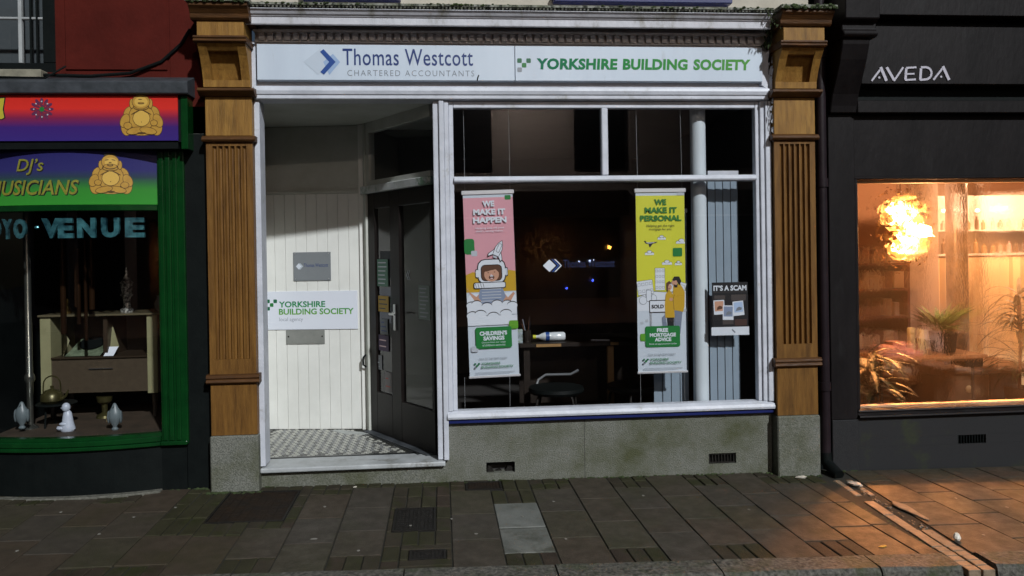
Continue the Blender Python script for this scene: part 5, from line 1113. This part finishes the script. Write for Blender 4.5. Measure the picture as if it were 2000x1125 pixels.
# table and what stands on it
tb = thing('side_table','wooden topped table with slim legs in the salon window','table',(4.15,1.05,.10)); tw = mat('table_wood',(.26,.12,.045),(.18,.08,.03),scale=7,rough=.4,stretch=(.4,3,1))
M().box(3.62,4.62,.82,1.30,.618,.648).build('table_top', tw, tb, bevel=.006)
for x, y in ((3.70,.88),(3.70,1.24),(4.52,.88),(4.52,1.24)): M().cyl((x,y,.1005),(x,y,.6175),.013,n=8).build('leg', black_paint, tb)
M().box(4.44,4.60,.86,1.26,.54,.6175).build('bracket', black_paint, tb)
green_l = mat('fern_leaf',(.035,.085,.008),(.07,.13,.016),scale=12,rough=.5,spec=.25); dark_l = mat('dracaena_leaf',(.016,.026,.007),(.032,.030,.010),scale=9,rough=.5,spec=.25)
pot = thing('potted_fern','bushy green fern in a square black pot on the table','plant',(4.37,1.05,.648))
M().add([(4.30,.98,.6485),(4.44,.98,.6485),(4.44,1.12,.6485),(4.30,1.12,.6485),(4.285,.965,.83),(4.455,.965,.83),(4.455,1.135,.83),(4.285,1.135,.83)], [(0,3,2,1),(4,5,6,7),(0,1,5,4),(1,2,6,5),(2,3,7,6),(3,0,4,7)]).build('pot', black_paint, pot, bevel=.008)
m = M()
for i in range(60):
    a = random.uniform(0,2*pi); e = random.uniform(.5,1.9); m.leaf((4.32+random.uniform(-.03,.04),1.05+random.uniform(-.03,.03),.83),(cos(a),sin(a),e),random.uniform(.20,.36),random.uniform(.03,.05),random.uniform(.3,1.0),5)
for a in (.2,.5): m.leaf((4.36,1.05,.84),(cos(a),.1,.8),.40,.05,.4,5)
m.build('fronds', green_l, pot, kind='stuff')
solo(M().lathe(4.075,1.05,[(.033,.6485),(.034,.66),(.034,.86),(.028,.868)],16),'pillar_candle',mat('candle_wax',(.55,.48,.26),rough=.5),'pale green pillar candle on the table beside dark boxes','candle',smooth=True)
m = M().box(4.11,4.19,1.02,1.10,.6485,.77); solo(m,'dark_gift_box',mat('gift_brown',(.05,.028,.02),rough=.5),'small dark box between the candle and the black pot','box',bevel=.004)
pk = mat('pink_package',(.55,.24,.18),(.46,.18,.13),scale=9,rough=.4)
for i,(x0,x1,y0,z0,z1,lb) in enumerate(((3.66,3.80,.86,.6485,.74,'pink gift package at the left end of the salon table'),(3.82,4.02,.92,.6485,.70,'flat pink gift box lying beside the candle'),(3.84,3.96,.94,.7005,.76,'smaller pale pink box on top of the flat pink one'))): solo(M().box(x0,x1,y0,y0+.13,z0,z1),'gift_box',pk,lb,'box','gift boxes on the salon table',bevel=.006)
def strap_plant(x, y, z, n, L_, label, tall, spread, seedv, wd=.035, potr=.12):
    random.seed(seedv); t = thing('strap_leaf_plant', label, 'plant', (x,y,.10)); m = M()
    M().lathe(x,y,[(potr*.75,.1005),(potr,.30),(potr,.34),(potr*.9,.34),(potr*.9,.31)],16).build('pot', mat('clay_pot_%d'%seedv,(.10,.06,.035),rough=.6), t, smooth=True)
    M().tube([(x,y,.32),(x+.02,y,z*.6+.1),(x,y,z)],.014,7).build('stem', rw_, t)
    for i in range(n):
        a = random.uniform(0,2*pi); zz = z-random.random()*tall; m.leaf((x,y,zz),(cos(a),sin(a),random.uniform(.3,1.5)),L_*random.uniform(.7,1.15),wd,random.uniform(1.0,2.3),5)
    m.build('leaves', dark_l, t, kind='stuff')
strap_plant(3.36,.50,.72,70,.42,'spiky strap leaved plant low in the left corner of the salon window',.36,.3,21)
strap_plant(5.00,.95,1.15,95,.40,'tall strap leaved plant at the right of the salon window',.75,.3,22)
ot = thing('leather_bench','brown leather bench with a round button in the salon','bench',(4.85,1.45,.10)); le = mat('brown_leather',(.16,.075,.03),(.10,.045,.018),scale=9,rough=.45,bump=.2)
M().box(4.40,4.93,1.22,1.75,.1005,.42).build('base', le, ot, bevel=.02); M().pyz([(1.18,.4205),(1.17,.46),(1.20,.50),(1.76,.50),(1.79,.46),(1.78,.4205)],4.34,5.28).build('seat_cushion', le, ot, bevel=.03, seg=3); M().box(4.935,5.26,1.25,1.75,.1005,.42).build('base', mat('dark_leather',(.055,.025,.012),rough=.5), ot, bevel=.02)
m = M(); m.ball((4.72,1.215,.28),.035,.012,.035,14,8); m.build('button', mat('button_brass',(.55,.36,.16),rough=.3), ot, smooth=True)
solo(M().lathe(3.86,1.45,[(.10,.1005),(.13,.2),(.13,.5),(.11,.55)],18),'dark_stool',black_paint,'dark round stool under the salon table','stool',smooth=True)
# pendant lamp: a bunch of crumpled glass leaves round hot bulbs
pe = thing('pendant_lamp','glowing crumpled glass pendant lamp hanging in the salon window','lamp',(3.95,.98,1.42))
random.seed(5)
shade = mat('glowing_glass_leaf',(.8,.55,.25),rough=.4,emit=(1,.40,.09),estr=1.6); bulb = emission('hot_bulb',(1,.78,.42),17)
m = M()
for (cx_, cz, R_) in ((3.915,1.865,.155),(3.955,1.585,.12)):
    for i in range(120):
        z = random.uniform(-1,1); a = random.uniform(0,2*pi); r_ = math.sqrt(1-z*z); d_ = Vector((r_*cos(a),r_*sin(a),z)); p_ = Vector((cx_,.98,cz))+d_*R_*random.uniform(.72,1.05)
        s_ = d_.orthogonal().normalized(); b_ = d_.cross(s_); k_ = random.uniform(.018,.045); an = random.uniform(0,pi); s2 = s_*cos(an)+b_*sin(an); b2 = b_*cos(an)-s_*sin(an)
        m.add([p_-s2*k_, p_+d_*k_*.4-b2*k_*.7, p_+s2*k_, p_+d_*k_*.3+b2*k_*.8], [(0,1,2,3)])
m.build('glass_leaves', shade, pe, kind='stuff')
m = M()
for (cx_, cz, R_) in ((3.915,1.865,.24),(3.955,1.585,.21)):
    for i in range(110):
        z = random.uniform(-1,1); a = random.uniform(0,2*pi); r_ = math.sqrt(1-z*z); d_ = Vector((r_*cos(a),r_*sin(a),z)); p_ = Vector((cx_,.98,cz))+d_*R_*random.uniform(.8,1.15)
        s_ = d_.orthogonal().normalized(); b_ = d_.cross(s_); k_ = random.uniform(.010,.030); an = random.uniform(0,pi); s2 = s_*cos(an)+b_*sin(an); b2 = b_*cos(an)-s_*sin(an)
        m.add([p_-s2*k_, p_+d_*k_*.4-b2*k_*.7, p_+s2*k_, p_+d_*k_*.3+b2*k_*.8], [(0,1,2,3)])
m.build('outer_leaves', mat('gold_leaf',(.45,.22,.05),(.12,.05,.01),scale=30,rough=.25,metal=.7), pe, kind='stuff')
for c_ in ((3.87,.98,1.91),(3.95,.99,1.86),(3.90,.97,1.80),(3.95,.98,1.64),(3.99,.98,1.56),(3.91,.97,1.57)): M().ball(c_,.048,.048,.055,12,8).build('bulb', bulb, pe, smooth=True)
M().cyl((3.95,.98,2.02),(3.95,.98,2.3195),.006,n=6).build('flex', black_paint, pe)
ld = bpy.data.lights.new('pendant_light','POINT'); ld.energy = 66; ld.color = (1,.46,.16); ld.shadow_soft_size = .04; lo_ = bpy.data.objects.new('pendant_light',ld); COL.objects.link(lo_); lo_.location = (3.97,.80,1.70)
ld = bpy.data.lights.new('pendant_down_light','SPOT'); ld.energy = 2100; ld.color = (1,.36,.10); ld.shadow_soft_size = .05; ld.spot_size = radians(95); ld.spot_blend = .6; lo_ = bpy.data.objects.new('pendant_down_light',ld); COL.objects.link(lo_); lo_.location = (3.97,.93,1.73)  # added spot beside the pendant to strengthen the amber spill on the pavement
lo_.rotation_euler = Vector((.35,1.6,1.35)).to_track_quat('Z','Y').to_euler()
ld = bpy.data.lights.new('salon_ceiling_light','POINT'); ld.energy = 185; ld.color = (1,.55,.30); ld.shadow_soft_size = .04; lo_ = bpy.data.objects.new('salon_ceiling_light',ld); COL.objects.link(lo_); lo_.location = (5.5,1.62,2.27)
# downpipe in the recess
dpi = thing('downpipe','dark painted downpipe in the recess between wooden pilaster and salon','downpipe',(2.752,-.02,-.04))
M().cyl((2.748,-.02,.06),(2.738,-.02,6.5),.036,n=18).build('pipe', pipe_m, dpi, smooth=True)
for z in (.55,2.02,2.95): M().cyl((2.747,-.02,z),(2.747,-.02,z+.06),.043,n=18).build('collar', pipe_m, dpi, smooth=True)
M().tube([(2.748,-.02,.10),(2.75,-.03,.03),(2.765,-.11,-.01),(2.775,-.16,-.03)],.040,12).build('shoe', black_paint, dpi, smooth=True)

# ------------------------------------------------------------------ across the street (seen only as reflections in the panes)
M().box(-30,34,-24,-9.2,-.6,-.08).build('far_pavement', bedding, kind='structure')
ob = thing('terrace_building','dark rendered terrace building across the street','building',(0,-12.5,0)); far = mat('far_render',(.62,.55,.53),(.54,.48,.46),scale=2,rough=.9); fard = mat('far_window',(.02,.02,.024),rough=.2)
M().box(-14,18,-14,-12,-.08,6.9).build('wall', far, ob)
for x in range(-12,17,3):
    for z in (3.4,5.1): f_ = M().box(x,x+1.15,-11.995,-11.95,z,z+1.4).build('window', fard, ob)
for x in range(-13,16,6): M().box(x,x+5.2,-11.99,-11.85,2.35,2.9).build('shop_fascia', mat('far_fascia_%d'%x,(.06,.035,.03),rough=.6), ob); M().box(x+.2,x+5.0,-11.99,-11.93,.5,2.3).build('shop_window', fard, ob)
ln = thing('wall_lantern','lantern lighting the rendered wall across the street','lamp',(1.6,-10.9,5.6)); M().tube([(1.6,-11.99,5.75),(1.6,-11.4,5.95),(1.6,-10.9,5.9)],.02,8).build('bracket', black_paint, ln); M().lathe(1.6,-10.9,[(.05,5.6),(.10,5.65),(.12,5.83),(.03,5.9)],10).build('lantern_glass', emission('lantern_glow',(1,.85,.7),6), ln)  # lantern added out of view to brighten the far wall for reflections
ld = bpy.data.lights.new('lantern_light','POINT'); ld.energy = 240; ld.color = (1,.86,.74); ld.shadow_soft_size = .1; lo_ = bpy.data.objects.new('lantern_light',ld); COL.objects.link(lo_); lo_.location = (1.6,-10.6,5.4)  # light of the added lantern, falls on the far wall
lamp = emission('amber_bulb',(1,.42,.06),45); blue = emission('blue_bulb',(.05,.10,1),30); wht = emission('white_bulb',(.6,.7,1),22)
for x, z, m_, r_, lb in ((3.73,1.63,lamp,.045,'amber wall lamp across the street'),(3.345,.90,blue,.03,'blue light in the far shop window, upper'),(2.76,.73,blue,.025,'pale blue light in the far shop window, lower'),(3.04,1.32,wht,.02,'leftmost tiny white light across the street'),(3.29,1.33,wht,.025,'middle tiny white light across the street'),(3.375,1.35,wht,.02,'rightmost tiny white light across the street')):
    solo(M().ball((x,-11.80,z),r_,r_,r_,8,5),'street_bulb',m_,lb,'lamp','lights across the street')
